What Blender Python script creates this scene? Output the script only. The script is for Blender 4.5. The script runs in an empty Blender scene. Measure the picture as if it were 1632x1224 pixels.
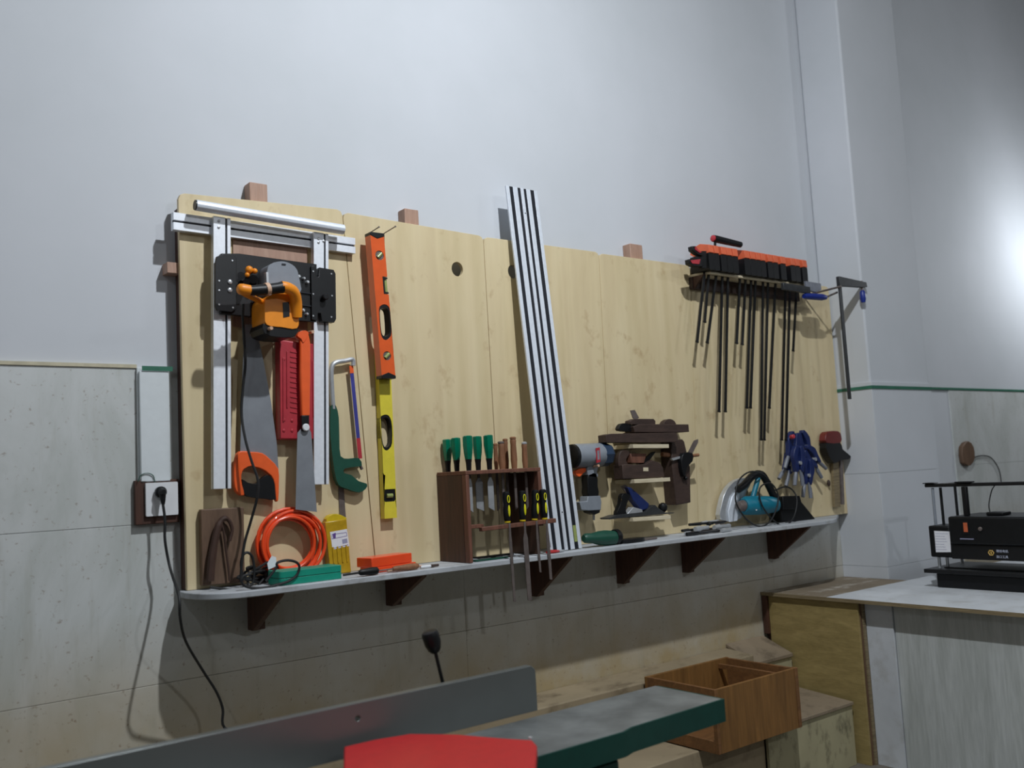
import bpy, bmesh, math, random
from mathutils import Vector, Matrix
from mathutils.geometry import tessellate_polygon
random.seed(7)
C = bpy.context.scene.collection
SC = bpy.context.scene

# ------------------------------------------------------------------ camera
# calibration of the photograph (rows: image right, image down, forward)
R0 = Vector((0.79258973, -0.6074923, -0.05248461))
R1 = Vector((0.01736065, 0.10852246, -0.99394239))
R2 = Vector((0.60950811, 0.78687736, 0.09656025))
CAM = Vector((0, -3.3, 1.5)); FPX = 1490.17
cd = bpy.data.cameras.new('camera'); cam = bpy.data.objects.new('camera', cd); C.objects.link(cam)
m = Matrix.Identity(4)
for i in range(3):
    m[i][0] = R0[i]; m[i][1] = -R1[i]; m[i][2] = -R2[i]; m[i][3] = CAM[i]
cam.matrix_world = m
cd.sensor_width = 36; cd.lens = 36 * FPX / 1632; cd.clip_start = .05
cd.dof.use_dof = True; cd.dof.focus_distance = 3.9; cd.dof.aperture_fstop = 2.3
SC.camera = cam

# ------------------------------------------------------------------ world, lamps, exposure
w = bpy.data.worlds.new('world'); SC.world = w; w.use_nodes = True
w.node_tree.nodes['Background'].inputs[0].default_value = (.75, .85, 1, 1)
w.node_tree.nodes['Background'].inputs[1].default_value = .02
SC.view_settings.view_transform = 'Standard'; SC.view_settings.look = 'None'
SC.view_settings.gamma = 1; SC.view_settings.use_curve_mapping = False
SC.view_settings.exposure = -0.13
LCOL = (.895, .945, 1)
def lamp(name, loc, power, radius, col=LCOL):
    l = bpy.data.lights.new(name, 'POINT'); l.energy = power; l.shadow_soft_size = radius; l.color = col
    o = bpy.data.objects.new(name, l); o.location = loc; C.objects.link(o); return o
def shade(name, loc, power, size, aim, col=LCOL):
    """ceiling lamp with a shade: a small disk throwing its light towards aim"""
    l = bpy.data.lights.new(name, 'AREA'); l.shape = 'DISK'; l.size = size; l.energy = power; l.color = col
    o = bpy.data.objects.new(name, l); o.location = loc; C.objects.link(o)
    o.rotation_euler = (Vector(aim) - Vector(loc)).to_track_quat('-Z', 'Y').to_euler(); return o
shade('bench_lamp', (1.95, -2.42, 4.8), 148, .10, (2.6, -1.5, 0.5))
lamp('room_lamp', (2.8, -6.0, 4.0), 108, .08)
lamp('left_fill_lamp', (-1.6, -3.4, 4.1), 36, .08)  # added fill for the left-facing pillar and cabinet sides, no known fixture
lamp('right_fill_lamp', (6.4, -4.4, 4.1), 66, .09)  # added fill to brighten the right wall, pillar front and bench
lamp('corner_lamp', (7.9, -.75, 3.0), 42, .10)

# ------------------------------------------------------------------ pixel -> plane measurement
def ray(px, py): return R0 * (px - 816) + R1 * (py - 612) + R2 * FPX
def PY(px, py, y=0.0):
    d = ray(px, py); return CAM + d * ((y - CAM.y) / d.y)
def PX(px, py, x):
    d = ray(px, py); return CAM + d * ((x - CAM.x) / d.x)
def PZ(px, py, z):
    d = ray(px, py); return CAM + d * ((z - CAM.z) / d.z)
def XZ(pts, y): return [(p.x, p.z) for p in (PY(a, b, y) for a, b in pts)]

# ------------------------------------------------------------------ materials
def lin(c): return tuple(((v / 255) / 12.92 if v / 255 <= .04045 else ((v / 255 + .055) / 1.055) ** 2.4) for v in c[:3]) + (1,)
class N:
    def __init__(s, name):
        s.m = bpy.data.materials.new(name); s.m.use_nodes = True
        s.t = s.m.node_tree; s.b = s.t.nodes['Principled BSDF']
    def n(s, typ, **kw):
        o = s.t.nodes.new(typ)
        for k, v in kw.items():
            if hasattr(o, k): setattr(o, k, v)
            else: o.inputs[k].default_value = v
        return o
    def l(s, a, b): s.t.links.new(a, b)
    def coord(s, scale=(1, 1, 1), kind='Object', rot=(0, 0, 0)):
        t = s.n('ShaderNodeTexCoord'); mp = s.n('ShaderNodeMapping')
        mp.inputs['Scale'].default_value = scale; mp.inputs['Rotation'].default_value = rot
        if kind == 'World':
            g = s.n('ShaderNodeNewGeometry'); s.l(g.outputs['Position'], mp.inputs[0])
        else: s.l(t.outputs[kind], mp.inputs[0])
        return mp.outputs[0]
    def noise(s, co, scale, detail=4, rough=.55, dist=0):
        o = s.n('ShaderNodeTexNoise'); s.l(co, o.inputs['Vector'])
        o.inputs['Scale'].default_value = scale; o.inputs['Detail'].default_value = detail
        o.inputs['Roughness'].default_value = rough; o.inputs['Distortion'].default_value = dist
        return o.outputs['Fac']
    def ramp(s, fac, stops):
        r = s.n('ShaderNodeValToRGB'); s.l(fac, r.inputs[0])
        e = r.color_ramp.elements
        while len(e) < len(stops): e.new(.5)
        for el, (p, c) in zip(e, stops):
            el.position = p; el.color = c if len(c) == 4 and isinstance(c, tuple) and max(c) <= 1 else lin(c)
        return r.outputs[0]
    def mix(s, fac, a, b, mode='MIX'):
        o = s.n('ShaderNodeMix'); o.data_type = 'RGBA'; o.blend_type = mode
        for sock, v in ((o.inputs[0], fac), (o.inputs[6], a), (o.inputs[7], b)):
            if isinstance(v, (int, float, tuple)): sock.default_value = v
            else: s.l(v, sock)
        return o.outputs[2]
    def bump(s, h, strength=.2, dist=.002):
        b = s.n('ShaderNodeBump'); b.inputs['Strength'].default_value = strength; b.inputs['Distance'].default_value = dist
        s.l(h, b.inputs['Height']); s.l(b.outputs[0], s.b.inputs['Normal'])
G4 = lambda v: (v, v, v, 1)
def mat(name, col, rough=.5, metal=0.0, var=.12, scale=30, bump=0.0, coat=0, spec=None):
    k = N(name); c = lin(col)
    f = k.noise(k.coord(), scale)
    dk = tuple(v * (1 - var) for v in c[:3]) + (1,); lt = tuple(min(1, v * (1 + var)) for v in c[:3]) + (1,)
    k.l(k.ramp(f, [(.3, dk), (.7, lt)]), k.b.inputs['Base Color'])
    k.b.inputs['Roughness'].default_value = rough; k.b.inputs['Metallic'].default_value = metal
    if coat: k.b.inputs['Coat Weight'].default_value = coat
    if spec is not None: k.b.inputs['Specular IOR Level'].default_value = spec
    if bump: k.bump(f, bump)
    return k.m
def wood(name, c1, c2, sc=(18, 18, 1.6), rough=.6, knots=None, scale=3, bump=.12):
    k = N(name); co = k.coord(sc)
    f = k.noise(co, scale, 6, .6, .6); f2 = k.noise(k.coord(tuple(v * 5 for v in sc)), scale, 3)
    a = k.ramp(f, [(.3, c1), (.7, c2)])
    a = k.mix(.25, a, k.ramp(f2, [(.35, G4(.45)), (.65, G4(1))]), 'MULTIPLY')
    if knots:
        f3 = k.noise(k.coord((4, 4, 2.2)), 4, 2)
        a = k.mix(k.ramp(f3, [(.62, G4(0)), (.78, G4(.55))]), a, lin(knots))
    k.l(a, k.b.inputs['Base Color']); k.b.inputs['Roughness'].default_value = rough
    k.bump(f2, bump)
    return k.m

def wall_paint():
    k = N('white wall paint'); co = k.coord(kind='World')
    f = k.noise(co, 1.1, 5, .6); f2 = k.noise(co, 60, 3)
    a = k.ramp(f, [(.3, (197, 201, 205)), (.7, (206, 209, 214))])
    k.l(a, k.b.inputs['Base Color']); k.b.inputs['Roughness'].default_value = .75; k.bump(f2, .06)
    return k.m
def tile_mat():
    k = N('stained marbled tile'); co = k.coord(kind='World')
    f = k.noise(k.coord((1.2, 1, .6), 'World'), 2.2, 7, .65, 1.2)
    a = k.ramp(f, [(.32, (186, 190, 186)), (.5, (200, 203, 201)), (.7, (208, 211, 210))])
    st = k.noise(k.coord((7, 1, .8), 'World'), 2.0, 5, .6)            # drips run down the wall
    sep = k.n('ShaderNodeSeparateXYZ'); g = k.n('ShaderNodeNewGeometry'); k.l(g.outputs['Position'], sep.inputs[0])
    mr = k.n('ShaderNodeMapRange'); k.l(sep.outputs[2], mr.inputs[0])
    for i, v in zip((1, 2, 3, 4), (1.12, .58, 0.0, 1.0)): mr.inputs[i].default_value = v
    mu = k.n('ShaderNodeMath', operation='MULTIPLY'); k.l(mr.outputs[0], mu.inputs[0])
    k.l(k.ramp(k.noise(co, 3.2, 5, .6), [(.25, G4(.45)), (.6, G4(1))]), mu.inputs[1])
    a = k.mix(mu.outputs[0], a, lin((170, 152, 116)))
    a = k.mix(k.ramp(st, [(.55, G4(0)), (.72, G4(.35))]), a, lin((150, 145, 125)))
    sp = k.noise(co, 62, 4, .6)
    a = k.mix(k.ramp(sp, [(.63, G4(0)), (.72, G4(.5))]), a, lin((120, 92, 66)))
    k.l(a, k.b.inputs['Base Color']); k.b.inputs['Roughness'].default_value = .5; k.bump(f, .06)
    return k.m
def board_mat():
    k = N('birch faced board'); co = k.coord(kind='World')
    f = k.noise(k.coord((5, 1, .9), 'World'), 2.4, 5, .55, .3)
    a = k.ramp(f, [(.28, (204, 185, 144)), (.52, (214, 196, 156)), (.75, (220, 204, 166))])
    b = k.noise(k.coord((9, 1, .12), 'World'), 1.4, 1)               # tall staves of slightly different tone
    a = k.mix(.3, a, k.ramp(b, [(.35, (200, 182, 138)), (.5, (224, 206, 166)), (.65, (208, 188, 150))]))
    kn = k.noise(k.coord((2.2, 1, 1.6), 'World'), 6.5, 3, .6)
    a = k.mix(k.ramp(kn, [(.6, G4(0)), (.8, G4(.6))]), a, lin((172, 142, 100)))
    k.l(a, k.b.inputs['Base Color']); k.b.inputs['Roughness'].default_value = .5; k.bump(f, .05)
    return k.m
def speck(name, base, dark, amt=.6, scale=9, stretch=(1, 1, 1), rough=.7):
    k = N(name); f = k.noise(k.coord(stretch), scale, 6, .65); f2 = k.noise(k.coord(), 3, 4)
    a = k.ramp(f2, [(.3, tuple(v * .88 for v in base)), (.7, base)])
    a = k.mix(k.ramp(f, [(.52, G4(0)), (.68, G4(amt))]), a, lin(dark))
    k.l(a, k.b.inputs['Base Color']); k.b.inputs['Roughness'].default_value = rough; k.bump(f, .1)
    return k.m

M = {}
M['wall'] = wall_paint(); M['tile'] = tile_mat(); M['board'] = board_mat()
M['far_wall'] = mat('unpainted grey workshop wall', (128, 126, 122), .9)
M['grout'] = mat('dark joint', (120, 116, 104), .9)
M['ply_edge'] = wood('plywood edge', (104, 90, 66), (150, 134, 102), (3, 3, 60))
M['shelf'] = speck('grey shelf paint', (186, 190, 194), (124, 120, 112), .45, 14)
M['brown'] = wood('dark brown wood with shade in the colour', (62, 38, 27), (86, 54, 40))
M['rack'] = wood('reddish brown wood', (96, 60, 45), (126, 82, 64))
M['pink'] = wood('pinkish bare wood', (168, 132, 112), (186, 152, 132), bump=.2)
M['tray'] = wood('walnut board', (92, 70, 54), (118, 92, 72), (10, 10, 1.4))
M['light_ply'] = wood('pale plywood', (206, 192, 160), (224, 212, 184), (2, 10, 30))
M['alu'] = mat('brushed aluminium', (236, 240, 246), .42, .25, .05, 60)
M['alu2'] = mat('satin aluminium', (222, 228, 236), .45, .25, .05, 60)
M['slot'] = mat('black slot', (14, 18, 28), .5)
M['black'] = mat('black plastic', (15, 16, 18), .45, 0, .2, 40, 0, 0, .35)
M['blackm'] = mat('black painted metal', (17, 18, 20), .4, .1, .2, 40)
M['rubber'] = mat('black rubber cable', (20, 21, 22), .6)
M['steel'] = mat('steel', (200, 203, 206), .32, .55, .08, 50)
M['saw_steel'] = mat('dull saw steel', (140, 144, 150), .38, .3, .08, 20)
M['dark_steel'] = mat('dark steel', (112, 102, 98), .45, .35, .2, 30)
M['orange'] = mat('orange plastic', (236, 96, 40), .4, 0, .05)
M['orange2'] = mat('amber orange casing', (236, 142, 24), .42, 0, .06)
M['level_orange'] = mat('orange lacquer', (226, 96, 44), .28, 0, .05, 30, 0, .4)
M['level_yellow'] = mat('yellow lacquer', (220, 204, 62), .4, 0, .06)
M['vial'] = mat('greenish vial', (150, 160, 96), .2)
M['hose'] = mat('orange hose', (240, 78, 34), .32, 0, .06, 20, 0, .3)
M['red'] = mat('red plastic case', (176, 50, 60), .4, 0, .1, 30)
M['red2'] = mat('bright red guard paint', (176, 30, 32), .42, 0, .06, 30)
M['green'] = mat('dark green plastic', (22, 74, 58), .45, 0, .1)
M['teal'] = mat('teal plastic case', (14, 142, 118), .45, 0, .06)
M['mgreen'] = mat('dark green machine paint', (8, 62, 54), .35, 0, .1)
M['makita'] = mat('blue green casing', (10, 112, 134), .42, 0, .08)
M['trans_green'] = mat('green translucent handle', (0, 112, 84), .2, 0, .12, 20, 0, .5)
M['handle_wood'] = wood('brown handle wood', (118, 78, 52), (158, 110, 76), (14, 14, 2))
M['yellow'] = mat('yellow plastic', (206, 178, 24), .45, 0, .1)
M['amber'] = mat('clear amber yellow plastic', (184, 148, 32), .3, 0, .14, 40)
M['neon'] = mat('bright yellow insert', (226, 222, 30), .4)
M['white'] = mat('white plastic', (226, 228, 230), .4, 0, .03)
M['offwhite'] = mat('ivory trunking', (214, 220, 222), .45, 0, .03)
M['paper'] = mat('white paper label', (226, 226, 230), .7, 0, .03)
M['purple'] = mat('purple print', (96, 66, 140), .7)
M['gprint'] = mat('grey print', (150, 150, 176), .7)
M['trimgreen'] = mat('green tile edge', (44, 106, 84), .5)
M['trimdust'] = mat('dusty cream tile edge', (196, 188, 162), .7)
M['blue'] = mat('blue hacksaw blade paint', (60, 62, 140), .4)
M['clampblue'] = mat('dark blue clamp plastic', (22, 38, 88), .45, 0, .15)
M['cobalt'] = mat('cobalt blue handle', (22, 44, 128), .4)
M['grip_grey'] = mat('grey grip', (116, 120, 130), .5)
M['grey_tool'] = mat('grey tool casing', (132, 138, 146), .42, 0, .06)
M['navy'] = mat('dark blue casing', (30, 52, 78), .4)
M['plane_wood'] = wood('dark plane wood', (52, 38, 32), (74, 56, 48), (3, 14, 14))
M['iron'] = mat('grey cast iron', (62, 64, 66), .45, .4, .15, 40)
M['fence'] = mat('ground grey fence metal', (108, 112, 110), .3, .4, .06, 6)
M['table'] = mat('worn machine table', (122, 125, 124), .38, .4, .28, 9)
M['floor'] = speck('dusty concrete floor', (112, 106, 96), (80, 74, 66), .5, 6)
M['step'] = speck('stained plaster step', (158, 142, 114), (92, 78, 58), .75, 4, (1, 2, 1))
M['step_ply'] = speck('dusty step board', (144, 128, 106), (88, 76, 60), .7, 7)
M['riser'] = speck('scuffed pale plywood', (176, 168, 134), (74, 70, 50), .65, 8, (2, 2, 1.1))
M['cab_ply'] = wood('yellow plywood side', (140, 122, 74), (166, 146, 94), (3, 3, 14), scale=2)
M['cab_white'] = wood('pale grey laminate', (170, 174, 170), (196, 200, 198), (8, 8, .8), scale=2)
M['bench_white'] = speck('white bench laminate', (206, 210, 214), (168, 168, 166), .6, 7)
M['bench_brown'] = speck('glue stained brown board', (132, 118, 98), (196, 190, 178), .7, 5, (1, 2, 1))
M['crate'] = wood('orange brown laminated wood', (108, 74, 34), (142, 100, 50), (12, 12, 1.0), scale=2.2)
M['crate_h'] = wood('orange brown rail wood', (104, 70, 38), (134, 92, 52), (2, 12, 12))
M['tan'] = mat('tan wood stick', (206, 168, 140), .6)
M['darkred'] = mat('dark red plastic', (104, 30, 26), .4)
M['salmon'] = mat('faded orange plastic', (222, 104, 66), .5, 0, .06)
M['cable_shade'] = mat('dark brown cable shadow', (64, 42, 32), .7)  # even dark tone for the modelled cable shadow
M['badge'] = mat('gold badge', (204, 168, 90), .4)
M['lettering'] = mat('pale lettering', (190, 196, 214), .5)
M['switchred'] = mat('amber switch rocker', (190, 96, 60), .4)

# ------------------------------------------------------------------ mesh building
def fr(d):
    d = Vector(d).normalized(); u = d.cross(Vector((0, 0, 1)))
    if u.length < 1e-3: u = Vector((1, 0, 0))
    u.normalize(); return u, d.cross(u).normalized(), d
class MB:
    def __init__(s): s.bm = bmesh.new()
    def faces(s, vs, fs):
        v = [s.bm.verts.new(p) for p in vs]
        for f in fs:
            try: s.bm.faces.new([v[i] for i in f])
            except ValueError: pass
        return s
    def box(s, x0, x1, y0, y1, z0, z1, mt=None):
        vs = [Vector((x, y, z)) for x in (x0, x1) for y in (y0, y1) for z in (z0, z1)]
        if mt is not None: vs = [mt @ v for v in vs]
        return s.faces(vs, [(0, 1, 3, 2), (4, 6, 7, 5), (0, 4, 5, 1), (2, 3, 7, 6), (0, 2, 6, 4), (1, 5, 7, 3)])
    def loft(s, rings, cap=True):
        n = len(rings[0]); vs = [p for r in rings for p in r]; fs = []
        for i in range(len(rings) - 1):
            for j in range(n):
                fs.append((i * n + j, i * n + (j + 1) % n, (i + 1) * n + (j + 1) % n, (i + 1) * n + j))
        if cap: fs += [tuple(range(n - 1, -1, -1)), tuple(range((len(rings) - 1) * n, len(rings) * n))]
        return s.faces(vs, fs)
    def cyl(s, a, b, r, r2=None, n=16):
        a = Vector(a); b = Vector(b); return s.lathe(a, b - a, [(0, r), ((b - a).length, r if r2 is None else r2)], n)
    def lathe(s, o, d, prof, n=16, sx=1.0):
        u, v, d = fr(d); o = Vector(o)
        return s.loft([[o + d * t + u * (math.cos(2 * math.pi * k / n) * r * sx) + v * (math.sin(2 * math.pi * k / n) * r) for k in range(n)] for t, r in prof])
    def tube(s, pts, r, n=8, sub=4, closed=False):
        pts = [Vector(p) for p in pts]
        if sub > 1 and len(pts) > 2: pts = smooth3(pts, sub)
        rings = []; u = None
        for i, p in enumerate(pts):
            t = (pts[min(i + 1, len(pts) - 1)] - pts[max(i - 1, 0)])
            if t.length < 1e-9: t = Vector((0, 0, 1))
            t.normalize()
            if u is None: u = fr(t)[0]
            u = (u - t * u.dot(t))
            if u.length < 1e-6: u = fr(t)[0]
            u.normalize(); v = t.cross(u)
            rr = r[min(len(r) - 1, int(i * len(r) / len(pts)))] if isinstance(r, (list, tuple)) else r
            rings.append([p + u * (math.cos(2 * math.pi * k / n) * rr) + v * (math.sin(2 * math.pi * k / n) * rr) for k in range(n)])
        return s.loft(rings)
    def prism(s, out, y0, y1, holes=(), mp=None):
        """outline in (a,b) extruded between two depths; mp(a, b, depth) -> point (default: the wall plane)"""
        mp = mp or (lambda a, b, d: Vector((a, d, b)))
        loops = [list(out)] + [list(h) for h in holes]
        flat = [p for L in loops for p in L]
        tris = tessellate_polygon([[Vector((p[0], p[1], 0)) for p in L] for L in loops])
        n = len(flat); vs = [mp(p[0], p[1], y0) for p in flat] + [mp(p[0], p[1], y1) for p in flat]
        fs = [tuple(t) for t in tris] + [tuple(i + n for i in reversed(t)) for t in tris]
        k = 0
        for L in loops:
            q = len(L)
            for i in range(q): fs.append((k + i, k + (i + 1) % q, n + k + (i + 1) % q, n + k + i))
            k += q
        return s.faces(vs, fs)
    def ball(s, c, r, sc=(1, 1, 1), n=12):
        c = Vector(c); rings = []
        for i in range(1, n // 2 + 1):
            th = math.pi * (i - .5) / (n // 2)
            rings.append([c + Vector((math.sin(th) * math.cos(2 * math.pi * k / n) * r * sc[0], math.sin(th) * math.sin(2 * math.pi * k / n) * r * sc[1], math.cos(th) * r * sc[2])) for k in range(n)])
        return s.loft(rings)
    def bar(s, a, b, w0, w1, y0, y1):
        """bar in the wall plane from a to b (x,z), sideways from w0 to w1, depth y0..y1"""
        a = Vector(a); b = Vector(b); t = (b - a).normalized(); nn = Vector((t.y, -t.x))
        q = [a + nn * w0, b + nn * w0, b + nn * w1, a + nn * w1]
        return s.prism([tuple(p) for p in q], y0, y1)
def smooth3(p, sub):
    out = []
    for i in range(len(p) - 1):
        a, b, c, d = p[max(i - 1, 0)], p[i], p[i + 1], p[min(i + 2, len(p) - 1)]
        for k in range(sub):
            t = k / sub
            out.append(.5 * ((2 * b) + (c - a) * t + (2 * a - 5 * b + 4 * c - d) * t * t + (3 * b - a - 3 * c + d) * t ** 3))
    out.append(p[-1]); return out
def soft(pts, sub=3):
    """closed smooth outline"""
    n = len(pts); P = [Vector(p) for p in pts]; out = []
    for i in range(n):
        a, b, c, d = P[i - 1], P[i], P[(i + 1) % n], P[(i + 2) % n]
        for k in range(sub):
            t = k / sub
            q = .5 * ((2 * b) + (c - a) * t + (2 * a - 5 * b + 4 * c - d) * t * t + (3 * b - a - 3 * c + d) * t ** 3)
            out.append((q.x, q.y))
    return out
def circ(cx, cy, r, n=20, ry=None): return [(cx + r * math.cos(2 * math.pi * k / n), cy + (ry or r) * math.sin(2 * math.pi * k / n)) for k in range(n)]
def rrect(x0, z0, x1, z1, r, n=4):
    out = []
    for cx, cz, a0 in ((x1 - r, z1 - r, 0), (x0 + r, z1 - r, 90), (x0 + r, z0 + r, 180), (x1 - r, z0 + r, 270)):
        for k in range(n + 1):
            a = math.radians(a0 + 90 * k / n); out.append((cx + r * math.cos(a), cz + r * math.sin(a)))
    return out
def wloc(o):
    v = Vector((0, 0, 0))
    while o is not None: v += o.location; o = o.parent
    return v
def obj(name, mb, mt, parent=None, loc=None, bev=0.0, label=None, ang=35):
    """mesh given in world coordinates -> ONE object, child of parent or standing at loc"""
    bm = mb.bm; bmesh.ops.remove_doubles(bm, verts=bm.verts, dist=1e-6); bmesh.ops.recalc_face_normals(bm, faces=bm.faces)
    base = wloc(parent) if parent is not None else Vector(loc) if loc is not None else None
    if base is None:
        xs = [v.co for v in bm.verts]; base = Vector(((min(v.x for v in xs) + max(v.x for v in xs)) / 2, (min(v.y for v in xs) + max(v.y for v in xs)) / 2, min(v.z for v in xs)))
    for v in bm.verts: v.co -= base
    for f in bm.faces: f.smooth = True
    for e in bm.edges:
        if len(e.link_faces) == 2 and e.calc_face_angle(0) > math.radians(ang): e.smooth = False
    me = bpy.data.meshes.new(name); bm.to_mesh(me); bm.free()
    me.materials.append(M[mt])
    o = bpy.data.objects.new(name, me); C.objects.link(o)
    if parent is not None: o.parent = parent
    else: o.location = base
    if bev:
        b = o.modifiers.new('bevel', 'BEVEL'); b.width = bev; b.segments = 2; b.limit_method = 'ANGLE'; b.angle_limit = math.radians(40)
    if label: o['label'] = label
    return o
def tag(o, label, cat, group=None):
    o['label'] = label; o['category'] = cat
    if group: o['group'] = group
    return o
def thing(name, loc, label, cat, group=None):
    o = bpy.data.objects.new(name, None); C.objects.link(o); o.location = loc; o.empty_display_size = .05
    return tag(o, label, cat, group)
def struct(o): o['kind'] = 'structure'; return o
def dup(root, loc, rot=None, label=None):
    r = root.copy(); C.objects.link(r); r.location = loc
    if rot is not None: r.rotation_euler = rot
    if label: r['label'] = label
    for ch in list(root.children):
        c = ch.copy(); C.objects.link(c); c.parent = r
        for g in list(ch.children):
            d = g.copy(); C.objects.link(d); d.parent = c
    return r

# ================================================================== SETTING
XC = 4.965                    # corner where the pillar starts
PILY = -.29; PILX = 5.62
YB = -.075                    # front face of the tool board
wb = struct(obj('wall_back', MB().box(-3, 11, 0, .2, 0, 6), 'wall', loc=(0, 0, 0)))
struct(obj('wall_left', MB().box(-3.2, -3, -11.2, .2, 0, 6), 'wall', loc=(-3, 0, 0)))
struct(obj('wall_right', MB().box(11, 11.2, -11.2, .2, 0, 6), 'far_wall', loc=(11, 0, 0)))
struct(obj('wall_front', MB().box(-3, 11, -11.2, -11, 0, 6), 'far_wall', loc=(0, -11, 0)))
struct(obj('floor', MB().box(-3.2, 11.2, -11.2, .2, -.1, 0), 'floor', loc=(0, 0, 0)))
struct(obj('ceiling', MB().box(-3.2, 11.2, -11.2, .2, 6, 6.1), 'far_wall', loc=(0, 0, 6)))
pil = struct(obj('pillar', MB().box(XC, PILX, PILY, 0, 0, 6), 'wall', loc=(XC, 0, 0), bev=.012))
pil['label'] = 'white square pillar at the right end of the tool board'
# tiled dado: rows of large slabs, joints open
TZ = [.0, .331, .865, 1.399, 1.93]
xs = [-3.0, -1.8, .2, 2.24, 4.3, 6.4, 8.4, 10.9]
gap = .0013
for zi in range(1, len(TZ)):
    for a, b in zip(xs[:-1], xs[1:]):
        x0, x1 = a + .0003, b - .0003
        if x0 > XC - .02 and x1 < PILX: continue
        if x0 < XC < x1: x1 = XC - .001
        elif x0 < PILX < x1: x0 = PILX + .001
        obj('tile', MB().box(x0, x1, -.009, .001, TZ[zi - 1] + gap / 2, TZ[zi] - gap / 2), 'tile', wb, bev=.0012)
for zi in range(1, len(TZ)):
    z0, z1 = TZ[zi - 1] + gap / 2, TZ[zi] - gap / 2
    obj('tile', MB().box(XC - .009, XC + .001, PILY - .009, -.010, z0, z1), 'wall', pil, bev=.0012)
    obj('tile', MB().box(XC + .0012, PILX, PILY - .009, PILY + .001, z0, z1), 'wall', pil, bev=.0012)
struct(obj('trim_1', MB().box(-3, .93, -.014, 0, 1.93, 1.942), 'trimdust', loc=(0, 0, 1.93)))
struct(obj('trim_2', MB().box(XC - .014, XC, PILY - .014, 0, 1.888, 1.906).box(XC, PILX, PILY - .014, PILY, 1.888, 1.906), 'trimgreen', loc=(XC, PILY, 1.93)))
struct(obj('trim_3', MB().box(PILX, 10.9, -.014, 0, 1.93, 1.945), 'trimgreen', loc=(PILX, 0, 1.93)))

# stepped plinth along the wall
stp = bpy.data.objects.new('stepped_plinth', None); C.objects.link(stp); stp.location = (3, 0, 0); struct(stp)
stp['label'] = 'low stepped ledge running along the foot of the wall'
obj('upper_step', MB().prism([(0, 0), (0, .55), (-.175, .535), (-.175, 0)], -1, 3.86, mp=lambda a, b, d: Vector((d, a - .010, b))), 'step', stp, bev=.006)
obj('upper_board', MB().prism([(-.0, .553), (-.0, .57), (-.185, .497), (-.185, .48)], 3.86, 4.165, mp=lambda a, b, d: Vector((d, a - .010, b))), 'step_ply', stp, bev=.002)
obj('upper_riser', MB().prism([(-.175, .481), (-.160, .487), (-.160, .0), (-.175, .0)], 3.865, 4.165, mp=lambda a, b, d: Vector((d, a - .010, b))), 'riser', stp, bev=.002)
obj('lower_step', MB().box(-1, 3.5, -.50, -.1855, 0, .298), 'step', stp, bev=.005)
obj('lower_board', MB().prism([(-.1865, .315), (-.1865, .330), (-.53, .302), (-.53, .287)], 3.5, 4.165, mp=lambda a, b, d: Vector((d, a, b))), 'step_ply', stp, bev=.002)
obj('lower_riser', MB().box(3.5, 4.165, -.52, -.505, 0, .287), 'riser', stp, bev=.002)

# ================================================================== TOOL BOARD
tb = thing('tool_board', (3.0, 0, 1.169), 'long pale birch panel on the wall carrying all the hand tools', 'board')
seam_t = [1.060, 1.702, 2.383, 3.070, 3.718, 4.37, 4.955]
seam_b = [1.066, 1.790, 2.392, 3.045, 3.640, 4.34, 4.955]
top_l = [2.548, 2.562, 2.542, 2.540, 2.538, 2.53]
top_r = [2.570, 2.545, 2.545, 2.542, 2.535, 2.53]
holes = {1: [PY(729, 429, YB)], 2: [PY(818, 433, YB)]}
for i in range(6):
    g = .0016; r = .022
    xt0, xt1, xb0, xb1 = seam_t[i] + g, seam_t[i + 1] - g, seam_b[i] + g, seam_b[i + 1] - g
    o = [(xb0, 1.169), (xb1, 1.169), (xt1, top_r[i] - r), (xt1 - r * .3, top_r[i] - r * .3), (xt1 - r, top_r[i]), (xt0 + r, top_l[i]), (xt0 + r * .3, top_l[i] - r * .3), (xt0, top_l[i] - r)]
    hl = [circ(h.x, h.z, .029, 28, .031) for h in holes.get(i, [])]
    obj('plank', MB().prism(o, YB + .018, YB, hl), 'board', tb, bev=.0012)
obj('batten', MB().box(1.068, 1.12, -.056, -.010, 1.17, 2.50), 'brown', tb)
obj('batten', MB().box(1.025, 4.94, -.0565, -.001, 2.262, 2.30), 'pink', tb, bev=.001)
obj('batten', MB().box(1.125, 4.94, -.0565, -.012, 1.30, 1.34), 'brown', tb)
for a, b, c, d in ((397, 426, 290, 315), (644, 667, 332, 357), (1003, 1024, 388, 412)):
    p, q = PY(a, c, -.05), PY(b, d, -.05)
    obj('hanging_block', MB().box(p.x, q.x, -.054, -.001, 2.35, p.z), 'pink', tb, bev=.003)

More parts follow.
